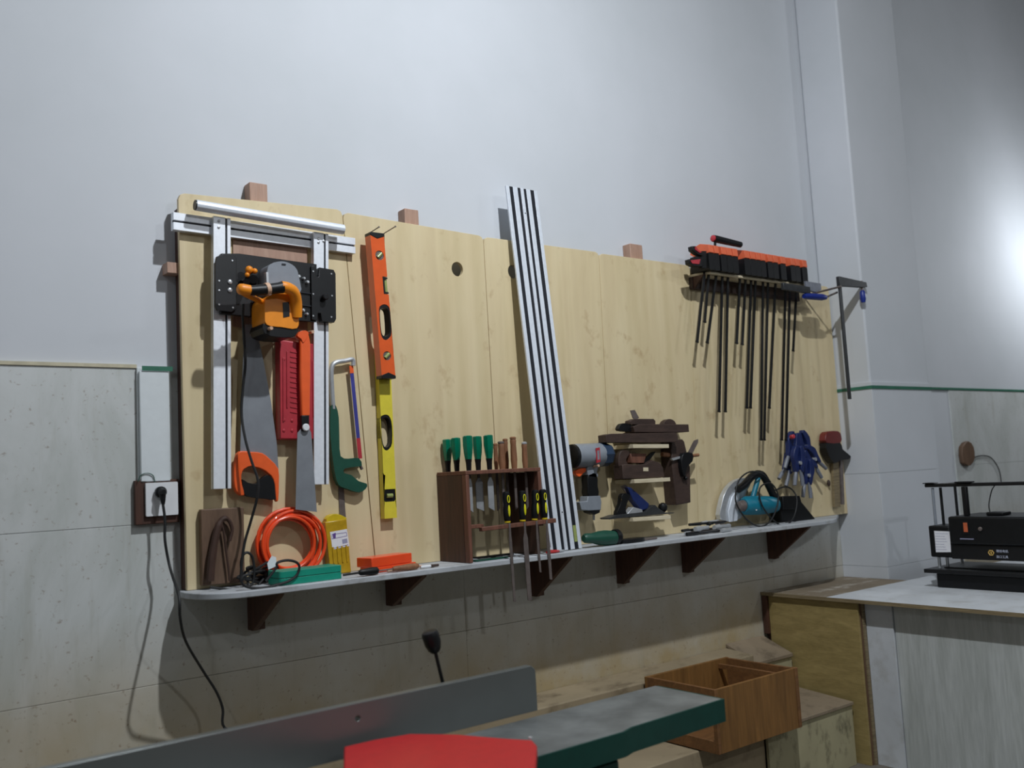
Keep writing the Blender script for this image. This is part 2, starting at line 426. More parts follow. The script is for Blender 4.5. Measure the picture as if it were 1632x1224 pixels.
# ================================================================== SHELF
sh = thing('wall_shelf', (3.0, 0, 1.138), 'long narrow grey shelf with rounded ends under the tool board', 'shelf')
ol = [(1.062, -.0095), (1.045, -.07), (1.045, -.12), (1.055, -.18), (1.075, -.23), (1.11, -.272), (1.16, -.298), (1.22, -.305),
      (4.37, -.305), (4.46, -.298), (4.56, -.258), (4.68, -.182), (4.80, -.105), (4.90, -.048), (4.93, -.03), (4.93, -.0095)]
obj('shelf_board', MB().prism(ol, 1.147, 1.168, mp=lambda a, b, d: Vector((a, b, d))), 'shelf', sh, bev=.003)
for bx, bz in ((1.30, 1.0), (1.864, 1.015), (2.588, .965), (3.114, .961), (3.569, .965), (4.262, .967)):
    mb = MB().prism([(-.0095, 1.147), (-.288, 1.147), (-.282, 1.138), (-.052, bz), (-.0095, bz)], bx, bx + .022, mp=lambda a, b, d: Vector((d, a, b)))
    br = obj('bracket', mb, 'brown', sh, bev=.002)
    obj('cleat', MB().box(bx + .0225, bx + .052, -.045, -.0095, bz, 1.147), 'brown', br, bev=.002)

# ================================================================== LEFT WALL FITTINGS
t = PY(222, 585, -.035); b2 = PY(272, 766, -.035)
cv = thing('cable_trunking', ((t.x + b2.x) / 2, -.01, b2.z), 'white plastic cable trunking above the socket left of the board', 'trunking')
obj('base', MB().box(t.x - .004, b2.x + .002, -.022, -.010, b2.z, t.z), 'offwhite', cv, bev=.002)
obj('cover', MB().box(t.x, b2.x, -.036, -.0225, b2.z, t.z - .012), 'offwhite', cv, bev=.003)
obj('end_strip', MB().box(t.x + .008, b2.x + .012, -.040, -.0365, t.z - .012, t.z + .004), 'trimgreen', cv, label='dark green strip across the top')
p, q = PY(215, 766, -.03), PY(286, 832, -.03)
so = thing('wall_socket', ((p.x + q.x) / 2, -.01, q.z), 'white power socket on a brown wooden backing left of the board', 'socket')
obj('backing', MB().box(p.x, q.x, -.032, -.0095, q.z, p.z), 'brown', so, bev=.002)
p2, q2 = PY(232, 770, -.042), PY(284, 820, -.042)
obj('face_plate', MB().prism(rrect(p2.x, q2.z, q2.x, p2.z, .004), -.0325, -.044), 'white', so, bev=.002)
c = PY(256, 788, -.05)
obj('socket_recess', MB().cyl((c.x, -.0442, c.z), (c.x, -.047, c.z), .019, n=20), 'offwhite', so)
p = PY(222, 766, -.03); lp = [PY(x, y, -.04) for x, y in ((220, 768), (224, 758), (234, 754), (244, 758), (247, 770))]
obj('green_wire', MB().tube(lp, .0016, 6), 'green', so, label='thin green wire looping over the plate')
pc = thing('plug_cord', (1.2, -.12, .05), 'black plug and long cord hanging from the white wall socket', 'cable')
c = PY(258, 784, -.07)
obj('plug', MB().lathe((c.x, -.0475, c.z), (0, -1, 0), [(0, .017), (.004, .019), (.016, .019), (.022, .013), (.036, .011), (.044, .008)], 18).lathe((c.x, -.074, c.z + .008), (0.02, -.1, -1), [(0, .010), (.012, .012), (.035, .0085), (.05, .0055)], 12), 'black', pc)
pts = [Vector((c.x, -.078, c.z - .038))] + [PY(x, y, yy) for x, y, yy in ((263, 830, -.085), (263, 862, -.09), (271, 905, -.10), (285, 950, -.225), (287, 985, -.23), (296, 1022, -.20), (321, 1065, -.16), (345, 1103, -.14), (355, 1130, -.135), (358, 1160, -.135))] + [Vector((1.25, -.14, .66)), Vector((1.26, -.15, .6)), Vector((1.27, -.30, .58)), Vector((1.28, -.56, .35)), Vector((1.28, -.62, .03)), Vector((1.26, -.78, .006))]
obj('cord', MB().tube(pts, .0046, 8, 5), 'rubber', pc)

# ================================================================== ALUMINIUM GUIDE FRAME
gf = thing('sliding_saw_jig', (1.4, YB, 1.5), 'aluminium extrusion guide frame with black carriage plates hanging at the left', 'guide frame')
def V2(p, y): q = PY(p[0], p[1], y); return Vector((q.x, q.z))
for (a, b, wl) in (((354, 346), (354.5, 779), 13.5), ((512, 371), (512.5, 772), 11.5)):
    A, B = V2(a, -.128), V2(b, -.128); hw = abs(V2((a[0] + wl, a[1]), -.128).x - A.x)
    mb = MB().bar(A, B, -hw, hw, -.1035, -.116).bar(A, B, -.12 * hw - hw * .25, hw, -.116, -.128).bar(A, B, -hw, -.62 * hw, -.116, -.128)
    r_ = obj('upright', mb, 'alu', gf, bev=.0008)
    obj('slot_strip', MB().bar(A, B, -.61 * hw, -.38 * hw, -.1165, -.1215), 'slot', r_)
A, B = V2((276, 352), -.10), V2((566, 392), -.10); hw = .031
mb = MB().bar(A, B, -hw, hw, -.0765, -.09).bar(A, B, -hw, -.12 * hw, -.09, -.1025).bar(A, B, .12 * hw, hw, -.09, -.1025)
r_ = obj('cross_rail', mb, 'alu', gf, bev=.0008)
obj('slot_strip', MB().bar(A, B, -.11 * hw, .11 * hw, -.0905, -.093), 'slot', r_)
a, b = PY(312, 327, -.148), PY(547, 366, -.148)
hb = MB(); u, v, d = fr(b - a); L = (b - a).length
hb.loft([[a + d * tt + u * (math.cos(2 * math.pi * k / 36) * (.0185 + .0009 * (k % 3 == 0))) + v * (math.sin(2 * math.pi * k / 36) * (.0185 + .0009 * (k % 3 == 0))) for k in range(36)] for tt in (0, L)])
rb = obj('round_bar', hb, 'alu2', gf, ang=60)
obj('end_cap', MB().cyl(a - d * .004, a, .0178, n=24), 'blackm', rb)
pp = XZ(((371, 377), (489, 394), (490, 424), (490, 545), (371, 520)), -.080)
obj('wood_backer', MB().prism(pp, YB - .001, -.0762 - .006), 'pink', gf, bev=.001)
cp = XZ(((352, 404), (382, 404), (505, 421), (504, 513), (455, 510), (352, 500)), -.145)
mp_ = obj('carriage_plate', MB().prism(cp, -.129, -.145), 'blackm', gf, bev=.002)
lp_ = XZ(((345, 409), (356, 405), (372, 405), (377, 411), (377, 492), (370, 497), (345, 494), (343, 488), (343, 420)), -.155)
pl = obj('end_plate', MB().prism(lp_, -.1455, -.155), 'blackm', gf, bev=.0015)
for px_, py_ in ((367, 449), (367, 462)):
    c = PY(px_, py_, -.16); obj('bolt', MB().lathe((c.x, -.155, c.z), (0, -1, 0), [(0, .008), (.004, .008), (.006, .005)], 12), 'steel', pl)
for px_, py_ in ((371, 415), (350, 447), (350, 462), (350, 485), (372, 490)):
    c = PY(px_, py_, -.16); obj('screw', MB().lathe((c.x, -.155, c.z), (0, -1, 0), [(0, .0035), (.002, .003)], 8), 'steel', pl)
rp = XZ(((496, 424), (503, 423), (504, 440), (508, 441), (509, 426), (532, 430), (535, 436), (536, 508), (533, 514), (513, 512), (511, 499), (507, 499), (506, 511), (497, 509)), -.155)
pr = obj('end_plate', MB().prism(rp, -.130, -.155), 'blackm', gf, bev=.0015)
for px_, py_ in ((500, 432), (529, 436), (500, 468), (530, 471), (500, 503), (529, 505)):
    c = PY(px_, py_, -.16); obj('screw', MB().lathe((c.x, -.155, c.z), (0, -1, 0), [(0, .0035), (.002, .003)], 8), 'steel', pr)
c = PY(517, 474, -.165)
obj('knob', MB().lathe((c.x, -.155, c.z), (0, -1, 0), [(0, .008), (.006, .008), (.008, .012), (.022, .012), (.025, .009)], 8), 'black', pr)
# adjusting screws and ribs on the plate
for px_, py_, r in ((477, 440, .006), (485, 443, .005), (491, 449, .006), (475, 459, .004), (478, 489, .005), (484, 494, .006), (490, 500, .005)):
    c = PY(px_, py_, -.16); obj('bolt', MB().lathe((c.x, -.145, c.z), (0.2, -1, 0), [(0, r), (.012, r), (.014, r * .6)], 10), 'steel', mp_)
for py_ in (466, 486):
    a, b = V2((474, py_ - 1), -.15), V2((496, py_ + 2), -.15)
    obj('rib', MB().bar(a, b, -.002, .002, -.145, -.151), 'slot', mp_)
for px_, py_ in ((349, 362), (508, 380), (508, 386), (516, 384), (349, 352)):
    c = PY(px_, py_, -.13); obj('bolt', MB().lathe((c.x, -.1265, c.z), (0, -1, 0), [(0, .005), (.004, .005), (.005, .003)], 10), 'steel', gf)

# ================================================================== ORANGE CIRCULAR SAW ON THE CARRIAGE
cs = thing('circular_saw', (1.4, -.146, 2.1), 'amber orange circular saw with grey blade guard mounted on the black carriage', 'circular saw')
g = soft(XZ(((424, 470), (425, 432), (431, 421), (447, 417), (461, 420), (471, 428), (475, 440), (476, 470)), -.21), 3)
gd = obj('blade_guard', MB().prism(g, -.1455, -.215), 'grey_tool', cs, bev=.006)
c = PY(453, 421, -.22); obj('guard_slot', MB().prism(rrect(c.x - .008, c.z - .003, c.x + .008, c.z + .003, .002), -.2155, -.217), 'slot', gd)
body = soft(XZ(((421, 478), (432, 470), (452, 466), (468, 470), (473, 484), (474, 505), (471, 524), (446, 522), (423, 518), (420, 500)), -.25), 3)
mo = obj('motor_housing', MB().prism(body, -.146, -.262), 'orange2', cs, bev=.008)
lab = XZ(((451, 482), (461, 481), (462, 504), (452, 506)), -.265)
obj('rating_label', MB().prism(lab, -.262, -.2635), 'blackm', mo)
obj('motor_end', MB().prism(soft(XZ(((418, 516), (440, 521), (472, 522), (472, 532), (464, 538), (440, 538), (420, 532)), -.25), 2), -.146, -.258), 'black', cs, bev=.008)
def T(pts, y): return [PY(a, b, yy) for (a, b, yy) in [(p[0], p[1], p[2] if len(p) > 2 else y) for p in pts]]
ta, tb_ = PY(378, 460, -.30), PY(398, 463, -.30)
obj('handle_tip', MB().lathe(ta, tb_ - ta, [(0, .008), (.003, .014), (.009, .0185), (.02, .0195), ((tb_ - ta).length, .0185)], 16), 'orange2', cs)
hs = obj('handle', MB().tube(T(((448, 457), (458, 459), (468, 466, -.29), (472, 482, -.27), (472, 505, -.255)), -.30), .0205, 12, 4), 'orange2', cs)
obj('grip', MB().tube(T(((396, 463), (420, 462), (450, 458)), -.30), [.017, .019, .019, .021], 14, 3), 'black', cs)
obj('grip_ring', MB().cyl(PY(423, 461, -.30), PY(429, 460, -.30), .0215, n=16), 'tan', cs)
obj('handle_stem', MB().tube(T(((386, 466), (402, 474, -.26), (425, 484, -.22)), -.30), .010, 10, 3), 'orange2', cs)
kb = obj('locking_knob', MB().ball(PY(397, 430, -.19), .014).ball(PY(406, 432, -.19), .010).ball(PY(394, 438, -.19), .009).cyl(PY(400, 431, -.19), PY(401, 432, -.145), .008), 'orange2', cs)
obj('lever', MB().bar(V2((425, 434), -.23), V2((426, 452), -.23), -.004, .004, -.215, -.235), 'steel', cs, bev=.001)
obj('depth_stop', MB().cyl(PY(393, 449, -.146), PY(393, 449, -.20), .012).cyl(PY(404, 445, -.146), PY(404, 445, -.19), .016), 'black', cs)
obj('power_cord', MB().tube(T(((388, 484, -.24), (387, 505, -.22), (389, 540, -.18), (391, 580, -.155), (387, 620, -.14), (385, 660, -.14), (391, 700, -.165), (401, 735, -.185), (411, 765, -.20), (410, 792, -.20), (400, 830, -.18), (390, 865, -.17), (385, 900, -.17), (384, 925, -.17)), -.2), .0048, 8, 5), 'rubber', cs)
# coil of black cable on the shelf, partly over the teal case
cc = thing('cable_coil', (1.33, -.16, 1.168), 'tangled black cable loops lying at the left end of the shelf', 'cable')
pts = []
for i in range(60):
    a = i * .52; f_ = i / 60
    pts.append(Vector((1.27 + .052 * f_ + (.045 + .02 * math.sin(i * 1.7)) * math.cos(a), -.135 + .028 * math.sin(a * 1.1), 1.192 + (.022 + .012 * math.sin(i * .9)) * math.sin(a) + .02 * f_)))
obj('cord', MB().tube(pts, .0046, 7, 3), 'rubber', cc)
obj('cord_loop', MB().tube(T(((424, 926), (440, 905), (442, 897), (456, 893), (470, 895), (477, 902), (474, 915), (462, 925), (445, 931), (420, 937), (396, 936), (385, 928), (388, 918), (400, 915)), -.275), .0046, 8, 4), 'rubber', cc)
obj('cord_loop', MB().tube(T(((388, 925), (384, 900), (388, 884), (396, 881), (403, 890), (405, 912), (402, 930), (385, 938), (366, 940), (352, 938), (335, 936)), -.165), .0046, 8, 4), 'rubber', cc)

# ================================================================== SAWS
for i, (a, b, y1, nm) in enumerate((((404, 534), (440, 528), -.20, 'long wooden peg holding up the large handsaw'), ((492, 531), (495, 531), -.17, 'short wooden peg above the red case'))):
    s_ = PY(a[0], a[1], -.12); o = MB().cyl((s_.x, -.0755, s_.z + .004), (s_.x, -.0755 - (.205 if i == 0 else .08), s_.z), .006, n=10)
    tag(obj('hanging_peg', o, 'tan', loc=(s_.x, YB, s_.z)), nm, 'peg', None)
hsaw = thing('hand_saw', (1.25, YB, 1.5), 'large panel saw with orange and black handle between the aluminium uprights', 'saw')
bl = XZ(((391, 517), (408, 517), (410, 530), (421, 580), (432, 640), (441, 705), (444, 748), (430, 735), (415, 724), (383, 722), (385, 640), (387, 580)), -.105)
obj('blade', MB().prism(bl, -.1035, -.1048), 'saw_steel', hsaw)
oh = soft(XZ(((373, 750), (377, 728), (383, 719), (400, 720), (418, 722), (431, 732), (444, 747), (445, 770), (444, 797), (440, 797), (438, 772), (432, 758), (418, 748), (402, 743), (390, 747), (385, 757), (386, 772), (390, 789), (381, 788), (374, 776)), -.118), 2)
obj('handle_frame', MB().prism(oh, -.096, -.118), 'orange', hsaw, bev=.003)
bh = soft(XZ(((387, 764), (395, 769), (409, 771), (414, 765), (426, 757), (435, 763), (439, 776), (440, 796), (424, 795), (404, 793), (391, 789), (387, 778)), -.117), 2)
obj('grip', MB().prism(bh, -.098, -.116), 'black', hsaw, bev=.003)

rc = thing('red_case', (1.5, YB, 1.65), 'red moulded plastic case hanging behind the orange pull saw', 'case')
q = XZ(((446, 541), (508, 549), (510, 701), (447, 700)), -.122)
obj('shell', MB().prism(q, -.077, -.122), 'red', rc, bev=.004)
mb = MB()
for a0, b0, a1, b1 in ((452, 570, 452, 672), (458, 560, 458, 650), (499, 575, 500, 665), (505, 575, 505, 665)):
    mb.bar(V2((a0, b0), -.125), V2((a1, b1), -.125), -.0022, .0022, -.1222, -.126)
obj('rib', mb, 'red', rc, bev=.001)
for px_, py_ in ((453, 669), (466, 670), (502, 672), (453, 686), (466, 686), (503, 688), (453, 672 - 100), (502, 690)):
    c = PY(px_, py_, -.125); obj('stud', MB().lathe((c.x, -.1222, c.z), (0, -1, 0), [(0, .006), (.002, .0055), (.003, .003)], 10), 'red', rc)
mb = MB()
for k in range(13):
    z_ = 560 + k * 8; mb.bar(V2((463, z_), -.125), V2((474, z_ + 2), -.125), -.002, .002, -.1222, -.1245)
obj('embossed_marks', mb, 'red', rc)

ps = thing('pull_saw', (1.53, -.13, 1.47), 'narrow pull saw with long orange handle hanging over the red case', 'saw')
hd = XZ(((479, 533), (492, 531), (495, 545), (495, 600), (494, 664), (481, 664), (479, 600)), -.150)
obj('handle', MB().prism(hd, -.132, -.150), 'orange', ps, bev=.005)
hk = soft(XZ(((474, 535), (479, 528), (488, 527), (492, 532), (487, 542), (483, 546), (480, 540)), -.153), 3)
obj('hook_end', MB().prism(hk, -.1345, -.153), 'orange', ps, bev=.002)
obj('collar', MB().prism(XZ(((481, 662), (493, 662), (493, 685), (481, 687)), -.152), -.134, -.152), 'black', ps, bev=.002)
c = PY(488.5, 681, -.16); obj('lock_button', MB().lathe((c.x, -.1525, c.z), (0, -1, 0), [(0, .0135), (.005, .0135), (.007, .011)], 20), 'white', ps)
obj('blade', MB().prism(XZ(((474, 690), (480, 683), (493, 683), (496, 690), (505, 816), (471, 812)), -.145), -.1440, -.1452), 'saw_steel', ps)

hk_ = thing('hack_saw', (1.65, YB, 1.5), 'hacksaw with dark green grip and blue blade', 'saw')
obj('frame', MB().tube(T(((531, 652), (529, 620), (528, 595), (530, 582), (537, 577), (550, 575), (562, 573), (563, 583)), -.10), .0095, 10, 4), 'steel', hk_)
gp = soft(XZ(((527, 650), (532, 645), (536, 648), (540, 665), (541, 700), (543, 727), (556, 731), (572, 730), (577, 742), (566, 744), (549, 747), (549, 754), (560, 757), (572, 767), (585, 771), (583, 779), (572, 785), (553, 779), (540, 773), (534, 755), (529, 720), (526, 685)), -.108), 2)
obj('grip', MB().prism(gp, -.086, -.108), 'green', hk_, bev=.003)
a, b = V2((559, 583), -.1), V2((573.5, 731), -.1)
bl = obj('blade', MB().bar(a, b, -.0095, .006, -.0995, -.1005), 'blue', hk_)
for t0, t1, mm in ((0, .08, 'orange'), (.78, 1.0, 'red')):
    obj('painted_end', MB().bar(a.lerp(b, t0), a.lerp(b, t1), -.0100, .0065, -.0990, -.1011), mm, bl, label='reddish end of the blade')
obj('tension_nut', MB().cyl(PY(572, 738, -.095), PY(577, 748, -.095), .006), 'dark_steel', hk_)
sr = XZ(((540, 770), (548, 771), (552, 826), (542, 826)), -.082)
tag(obj('steel_rule', MB().prism(sr, -.0765, -.079), 'dark_steel'), 'short grey steel rule hanging below the green hacksaw grip', 'ruler')

# ================================================================== SPIRIT LEVELS
yl = thing('spirit_level', (1.9, YB, 1.3), 'yellow spirit level hanging behind and below the orange one', 'level', 'spirit levels')
A, B = V2((612, 560), -.107), V2((623, 826), -.107); hw = .0275
sl = XZ(soft([(606, 668), (610, 662), (617, 661), (622, 666), (625, 680), (625, 706), (621, 715), (616, 718), (611, 714), (608, 700)], 2), -.107)
vi = XZ([(613, 780), (630, 779), (631, 796), (629, 799), (614, 800), (612, 797)], -.107)
q = [tuple(A + Vector((-hw, 0))), tuple(A + Vector((hw, 0))), tuple(B + Vector((hw, 0))), tuple(B + Vector((-hw, 0)))]
obj('rail', MB().prism(q, -.077, -.107, [sl, vi]), 'level_yellow', yl, bev=.0015)
obj('slot_rim', MB().prism([tuple(Vector(p)) for p in sl], -.0775, -.105, [[tuple((Vector(p) - Vector((sum(x for x, _ in sl) / len(sl), sum(z for _, z in sl) / len(sl)))) * .84 + Vector((sum(x for x, _ in sl) / len(sl), sum(z for _, z in sl) / len(sl)))) for p in sl]]), 'blackm', yl)
obj('vial_block', MB().prism(vi, -.0775, -.1045), 'blackm', yl)
c = PY(621.5, 790, -.11); obj('vial', MB().cyl((c.x - .013, -.106, c.z), (c.x + .013, -.106, c.z), .0085, n=14), 'vial', yl)
olv = thing('spirit_level', (1.83, YB, 1.9), 'glossy orange spirit level with black end caps', 'level', 'spirit levels')
YO = -.152
A, B = V2((601, 374), YO), V2((619.5, 600), YO); hw = .0305
cl_ = lambda px_, py_, rx, n=18: (lambda c: circ(c.x, c.z, rx, n))(PY(px_, py_, YO))
c1, c2 = cl_(605, 407, .019), cl_(617, 567, .0175)
sl = XZ(soft([(604, 494), (607, 487), (613, 485), (619, 488), (622, 498), (624, 530), (621, 538), (615, 542), (609, 538), (606, 525)], 2), YO)
nt = XZ([(612, 442), (624, 441), (626, 469), (614, 468)], YO)
cut = XZ([(621, 441.5), (621, 441), (624, 469), (615, 468), (612.5, 464), (611.5, 445), (613, 442)], YO)
q = [tuple(A + Vector((-hw, 0))), tuple(A + Vector((hw, 0)))]
# right edge carries the notch of the centre vial
def onedge(t_): return tuple((A + Vector((hw, 0))).lerp(B + Vector((hw, 0)), t_))
q += [onedge(.295), tuple(Vector(onedge(.295)) - Vector((.022, 0))), tuple(Vector(onedge(.42)) - Vector((.022, 0))), onedge(.42)]
q += [tuple(B + Vector((hw, 0))), tuple(B + Vector((-hw, 0)))]
obj('rail', MB().prism(q, -.109, YO, [c1, c2, sl]), 'level_orange', olv, bev=.002)
sc_ = Vector((sum(x for x, _ in sl) / len(sl), sum(z for _, z in sl) / len(sl)))
obj('slot_rim', MB().prism(sl, -.1095, YO + .002, [[tuple((Vector(p) - sc_) * .82 + sc_) for p in sl]]), 'blackm', olv)
for cc_ in (c1, c2):
    ctr = Vector((sum(x for x, _ in cc_) / len(cc_), sum(z for _, z in cc_) / len(cc_)))
    v_ = obj('vial_frame', MB().prism([tuple((Vector(p) - ctr) * .98 + ctr) for p in cc_], -.110, YO + .003), 'dark_steel', olv)
    obj('vial', MB().cyl((ctr.x - .009, YO + .001, ctr.y - .009), (ctr.x + .009, YO + .001, ctr.y + .009), .007, n=12), 'vial', v_)
e0, e1 = Vector(onedge(.30)), Vector(onedge(.415))
cf = obj('centre_frame', MB().prism([tuple(e0 - Vector((.0215, 0))), tuple(e0), tuple(e0 - Vector((0, .006))), tuple(e0 - Vector((.015, .006))), tuple(e1 + Vector((-.015, .006))), tuple(e1 + Vector((0, .006))), tuple(e1), tuple(e1 - Vector((.0215, 0)))], -.11, YO - .0005), 'blackm', olv)
obj('vial', MB().cyl((e0.x - .006, YO + .012, e0.y - .008), (e1.x - .006, YO + .012, e1.y + .008), .008, n=12), 'vial', cf)
for P_, s_ in ((A, 1), (B, -1)):
    cp_ = [tuple(P_ + Vector((-hw - .001, -.004 * s_))), tuple(P_ + Vector((0, -.016 * s_))), tuple(P_ + Vector((hw + .001, -.004 * s_))), tuple(P_ + Vector((hw + .001, .008 * s_))), tuple(P_ + Vector((-hw - .001, .008 * s_)))]
    obj('end_cap', MB().prism(cp_, -.108, YO - .002), 'blackm', olv, bev=.002)
for px_, py_, L_ in ((588, 372, .04), (612, 372, .05)):
    c = PY(px_, py_, YB)
    o = tag(obj('nail', MB().cyl((c.x, YB - .0005, c.z), (c.x, YB - L_ - .04, c.z + .006), .0022, n=8).cyl((c.x, YB - L_ - .04, c.z + .006), (c.x, YB - L_ - .042, c.z + .006), .004, n=8), 'dark_steel'), 'bent nail at the top %s corner of the orange spirit level' % ('left' if px_ < 600 else 'right'), 'nail')

# ================================================================== LEANING GUIDE RAIL
bc = (PY(876, 869, -.235) + PY(924, 869, -.235)) / 2; bc.z = 1.170
tc = (PY(804, 297, -.086) + PY(855, 305, -.086)) / 2
W_ = (PY(855, 305, -.086) - PY(804, 297, -.086)).length * .98
ax = (tc - bc).normalized(); wx = (Vector((1, 0, -.05)) - ax * ax.dot(Vector((1, 0, -.05)))).normalized(); nx = ax.cross(wx).normalized()
if nx.y > 0: nx = -nx
Lr = (tc - bc).length
gr = thing('guide_rail', bc, 'long silver saw guide rail with black strips leaning against the board', 'guide rail')
def rmap(a, b, d): return bc + wx * (a * W_) + nx * d + ax * b
def strip(a0, a1, d0, d1, z0=0, z1=Lr): return MB().prism([(a0, z0), (a1, z0), (a1, z1), (a0, z1)], d0, d1, mp=rmap)
obj('base_plate', strip(-.5, .5, 0, .004), 'alu2', gr)
for a0, a1, d in ((-.5, -.40, .009), (-.285, -.14, .0085), (-.035, .035, .011), (.14, .27, .0085), (.395, .5, .007)):
    obj('ridge', strip(a0, a1, .0042, d), 'alu2', gr, bev=.0008)
for a0, a1, d in ((-.05, -.038, .009), (.038, .05, .009)):
    obj('ridge', strip(a0, a1, .0042, d), 'alu', gr)
for a0, a1 in ((-.395, -.29), (-.135, -.055), (.055, .135), (.275, .39)):
    obj('slip_strip', strip(a0, a1, .0042, .0072), 'slot', gr)
obj('sticker', strip(.29, .385, .0074, .0078, .03, .10), 'vial', gr, label='small yellow green sticker near the foot')
for z_ in (Lr - .12, .16, ):
    p_ = rmap(0, z_, .0112); obj('rivet', MB().cyl(p_, p_ + nx * .001, .003, n=8), 'slot', gr)

# ================================================================== SHELF, LEFT GROUP
q = XZ(((321, 812), (389, 808), (391, 928), (323, 934)), -.108)
wbk = obj('wooden_tray_board', MB().prism([(x, max(z, 1.1695)) for x, z in q], -.078, -.106), 'tray', bev=.003)
tag(wbk, 'dark brown wooden board standing upright at the left end of the shelf', 'board')
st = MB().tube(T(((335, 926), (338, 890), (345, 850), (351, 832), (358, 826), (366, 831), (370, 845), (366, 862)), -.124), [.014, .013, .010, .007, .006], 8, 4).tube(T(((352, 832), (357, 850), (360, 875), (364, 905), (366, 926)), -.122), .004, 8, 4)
tag(obj('cable_shadow_loop', st, 'cable_shade'), 'dark brown loop standing in for a cable shadow in front of the upright wooden board', 'shadow shape')  # dark loop modelled in place of the cable shadow on the board

hc = MB(); pts = []; ctr = PY(460, 869, -.10)
for i in range(12 * 30 + 1):
    a = 2 * math.pi * i / 30; t_ = a / (2 * math.pi)
    r_ = .1045 + .017 * math.sin(t_ * 2.39) + .004 * math.sin(a * 1.37)
    pts.append(Vector((ctr.x + r_ * math.cos(a) + .004 * math.sin(t_ * 1.3), -.112 + .020 * math.sin(t_ * 1.71 + 1), 1.176 + .122 + r_ * math.sin(a))))
for p_ in pts: p_.z = max(p_.z, 1.1755)
obj_h = obj('air_hose', hc.tube(pts, .0060, 8, 1), 'hose', loc=(ctr.x, -.1, 1.168))
tag(obj_h, 'bright orange hose coiled in a ring standing against the board', 'hose')
tg = tag(obj('hang_tag', MB().prism(XZ(((426, 898), (433, 886), (440, 888), (441, 902), (428, 908)), -.165), -.164, -.165), 'paper'), 'small white tag at the foot of the orange hose coil', 'tag')

bp = thing('blade_pack', (1.6, -.1, 1.168), 'yellow plastic blade pack with a white label beside the hose', 'packet')
q = XZ(((519, 832), (553, 827), (560, 899), (527, 903)), -.115); q[2] = (q[2][0], 1.169); q[3] = (q[3][0], 1.169)
bd = obj('pack_body', MB().prism(q, -.078, -.112), 'amber', bp, bev=.003)
obj('hanger', MB().prism(soft(XZ(((520, 832), (524, 822), (536, 819), (546, 822), (553, 827), (538, 830)), -.105), 2), -.080, -.106), 'yellow', bp, bev=.002)
mb = MB()
for k in range(4):
    a, b = V2((531 + k * 7, 872 - k), -.115), V2((533 + k * 7, 898 - k), -.115); mb.bar(a, b, -.0028, .0028, -.1122, -.1150)
obj('ribs', mb, 'amber', bp)
lb = obj('paper_label', MB().prism(XZ(((526, 848), (553, 843), (557, 870), (530, 876)), -.113), -.1122, -.1129), 'paper', bp)
mb = MB()
for (a0, b0), (a1, b1) in (((529, 852), (552, 848.5)), ((552, 848.5), (553, 854)), ((553, 854), (529, 859)), ((529, 859), (529, 852)), ((531, 874), (555, 868))):
    mb.bar(V2((a0, b0), -.113), V2((a1, b1), -.113), -.0008, .0008, -.1130, -.1133)
mb.prism(XZ(((530, 851), (535, 849), (535, 857), (531, 858)), -.113), -.1130, -.1134)
obj('print', mb, 'purple', lb)
obj('print', MB().prism(XZ(((545, 860), (553, 858), (554, 865), (546, 867)), -.113), -.1130, -.1132), 'gprint', lb)

tcs = thing('teal_case', (1.53, -.15, 1.168), 'teal green flat plastic tool case lying at the shelf front', 'case')
x0, x1 = PY(446, 930, -.27).x, PY(546, 915, -.27).x
x00 = PY(428, 925, -.12).x
obj('lower_shell', MB().prism(rrect(x0, -.270, x1, -.165, .012), 1.1685, 1.191, mp=lambda a, b, d: Vector((a, b, d))), 'teal', tcs, bev=.003)
obj('seam', MB().prism(rrect(x0 + .002, -.268, x1 - .002, -.167, .011), 1.191, 1.193, mp=lambda a, b, d: Vector((a, b, d))), 'green', tcs)
obj('upper_shell', MB().prism(rrect(x0, -.270, x1, -.165, .012), 1.193, 1.215, mp=lambda a, b, d: Vector((a, b, d))), 'teal', tcs, bev=.004)

ob = thing('orange_box', (1.85, -.15, 1.168), 'orange red lidded plastic box lying on the shelf left of the rack', 'box')
c0 = PY(598, 905, -.235); ang = math.radians(12)
Mx = Matrix.Translation((c0.x, -.235, 1.169)) @ Matrix.Rotation(ang, 4, 'Z')
obj('tray', MB().box(.0, .205, 0, .085, 0, .020, Mx), 'hose', ob, bev=.002)
obj('lid', MB().box(-.014, .187, .002, .087, .0205, .056, Mx), 'hose', ob, bev=.003)

def driver(name, label, hp0, hp1, tip, y, mh, ms='dark_steel', rh=.010, rs=.0028, z=None):
    a, b, c_ = PY(*hp0, y), PY(*hp1, y), PY(*tip, y)
    zz = 1.169 + rh
    a.z = b.z = zz; c_.z = zz - .002
    t_ = thing(name, (a + b) / 2 - Vector((0, 0, rh)), label, 'hand tool')
    L_ = (b - a).length
    obj('handle', MB().lathe(a, b - a, [(0, rh * .45), (L_ * .08, rh * .75), (L_ * .3, rh * .8), (L_ * .65, rh), (L_ * .93, rh * .9), (L_, rh * .5)], 12), mh, t_)
    obj('shaft', MB().cyl(c_, a + (b - a) * .02, rs, n=8), ms, t_)
    return t_
driver('screwdriver', 'black handled screwdriver at the shelf edge beside the teal case', (572, 914), (603, 912), (547, 914), -.288, 'black', 'blackm', .0145, .004)
driver('file', 'small file with a brown wooden handle in front of the orange box', (626, 905), (667, 900), (580, 908), -.275, 'handle_wood', 'dark_steel', .0125, .003)
s0, s1 = PY(617, 903, -.258), PY(672, 895, -.258)
tag(obj('wooden_stick', MB().cyl((s0.x, -.258, 1.174), (s1.x + .01, -.240, 1.176), .0045, n=8), 'tan'), 'thin pale wooden stick lying beside the wooden file handle', 'stick')
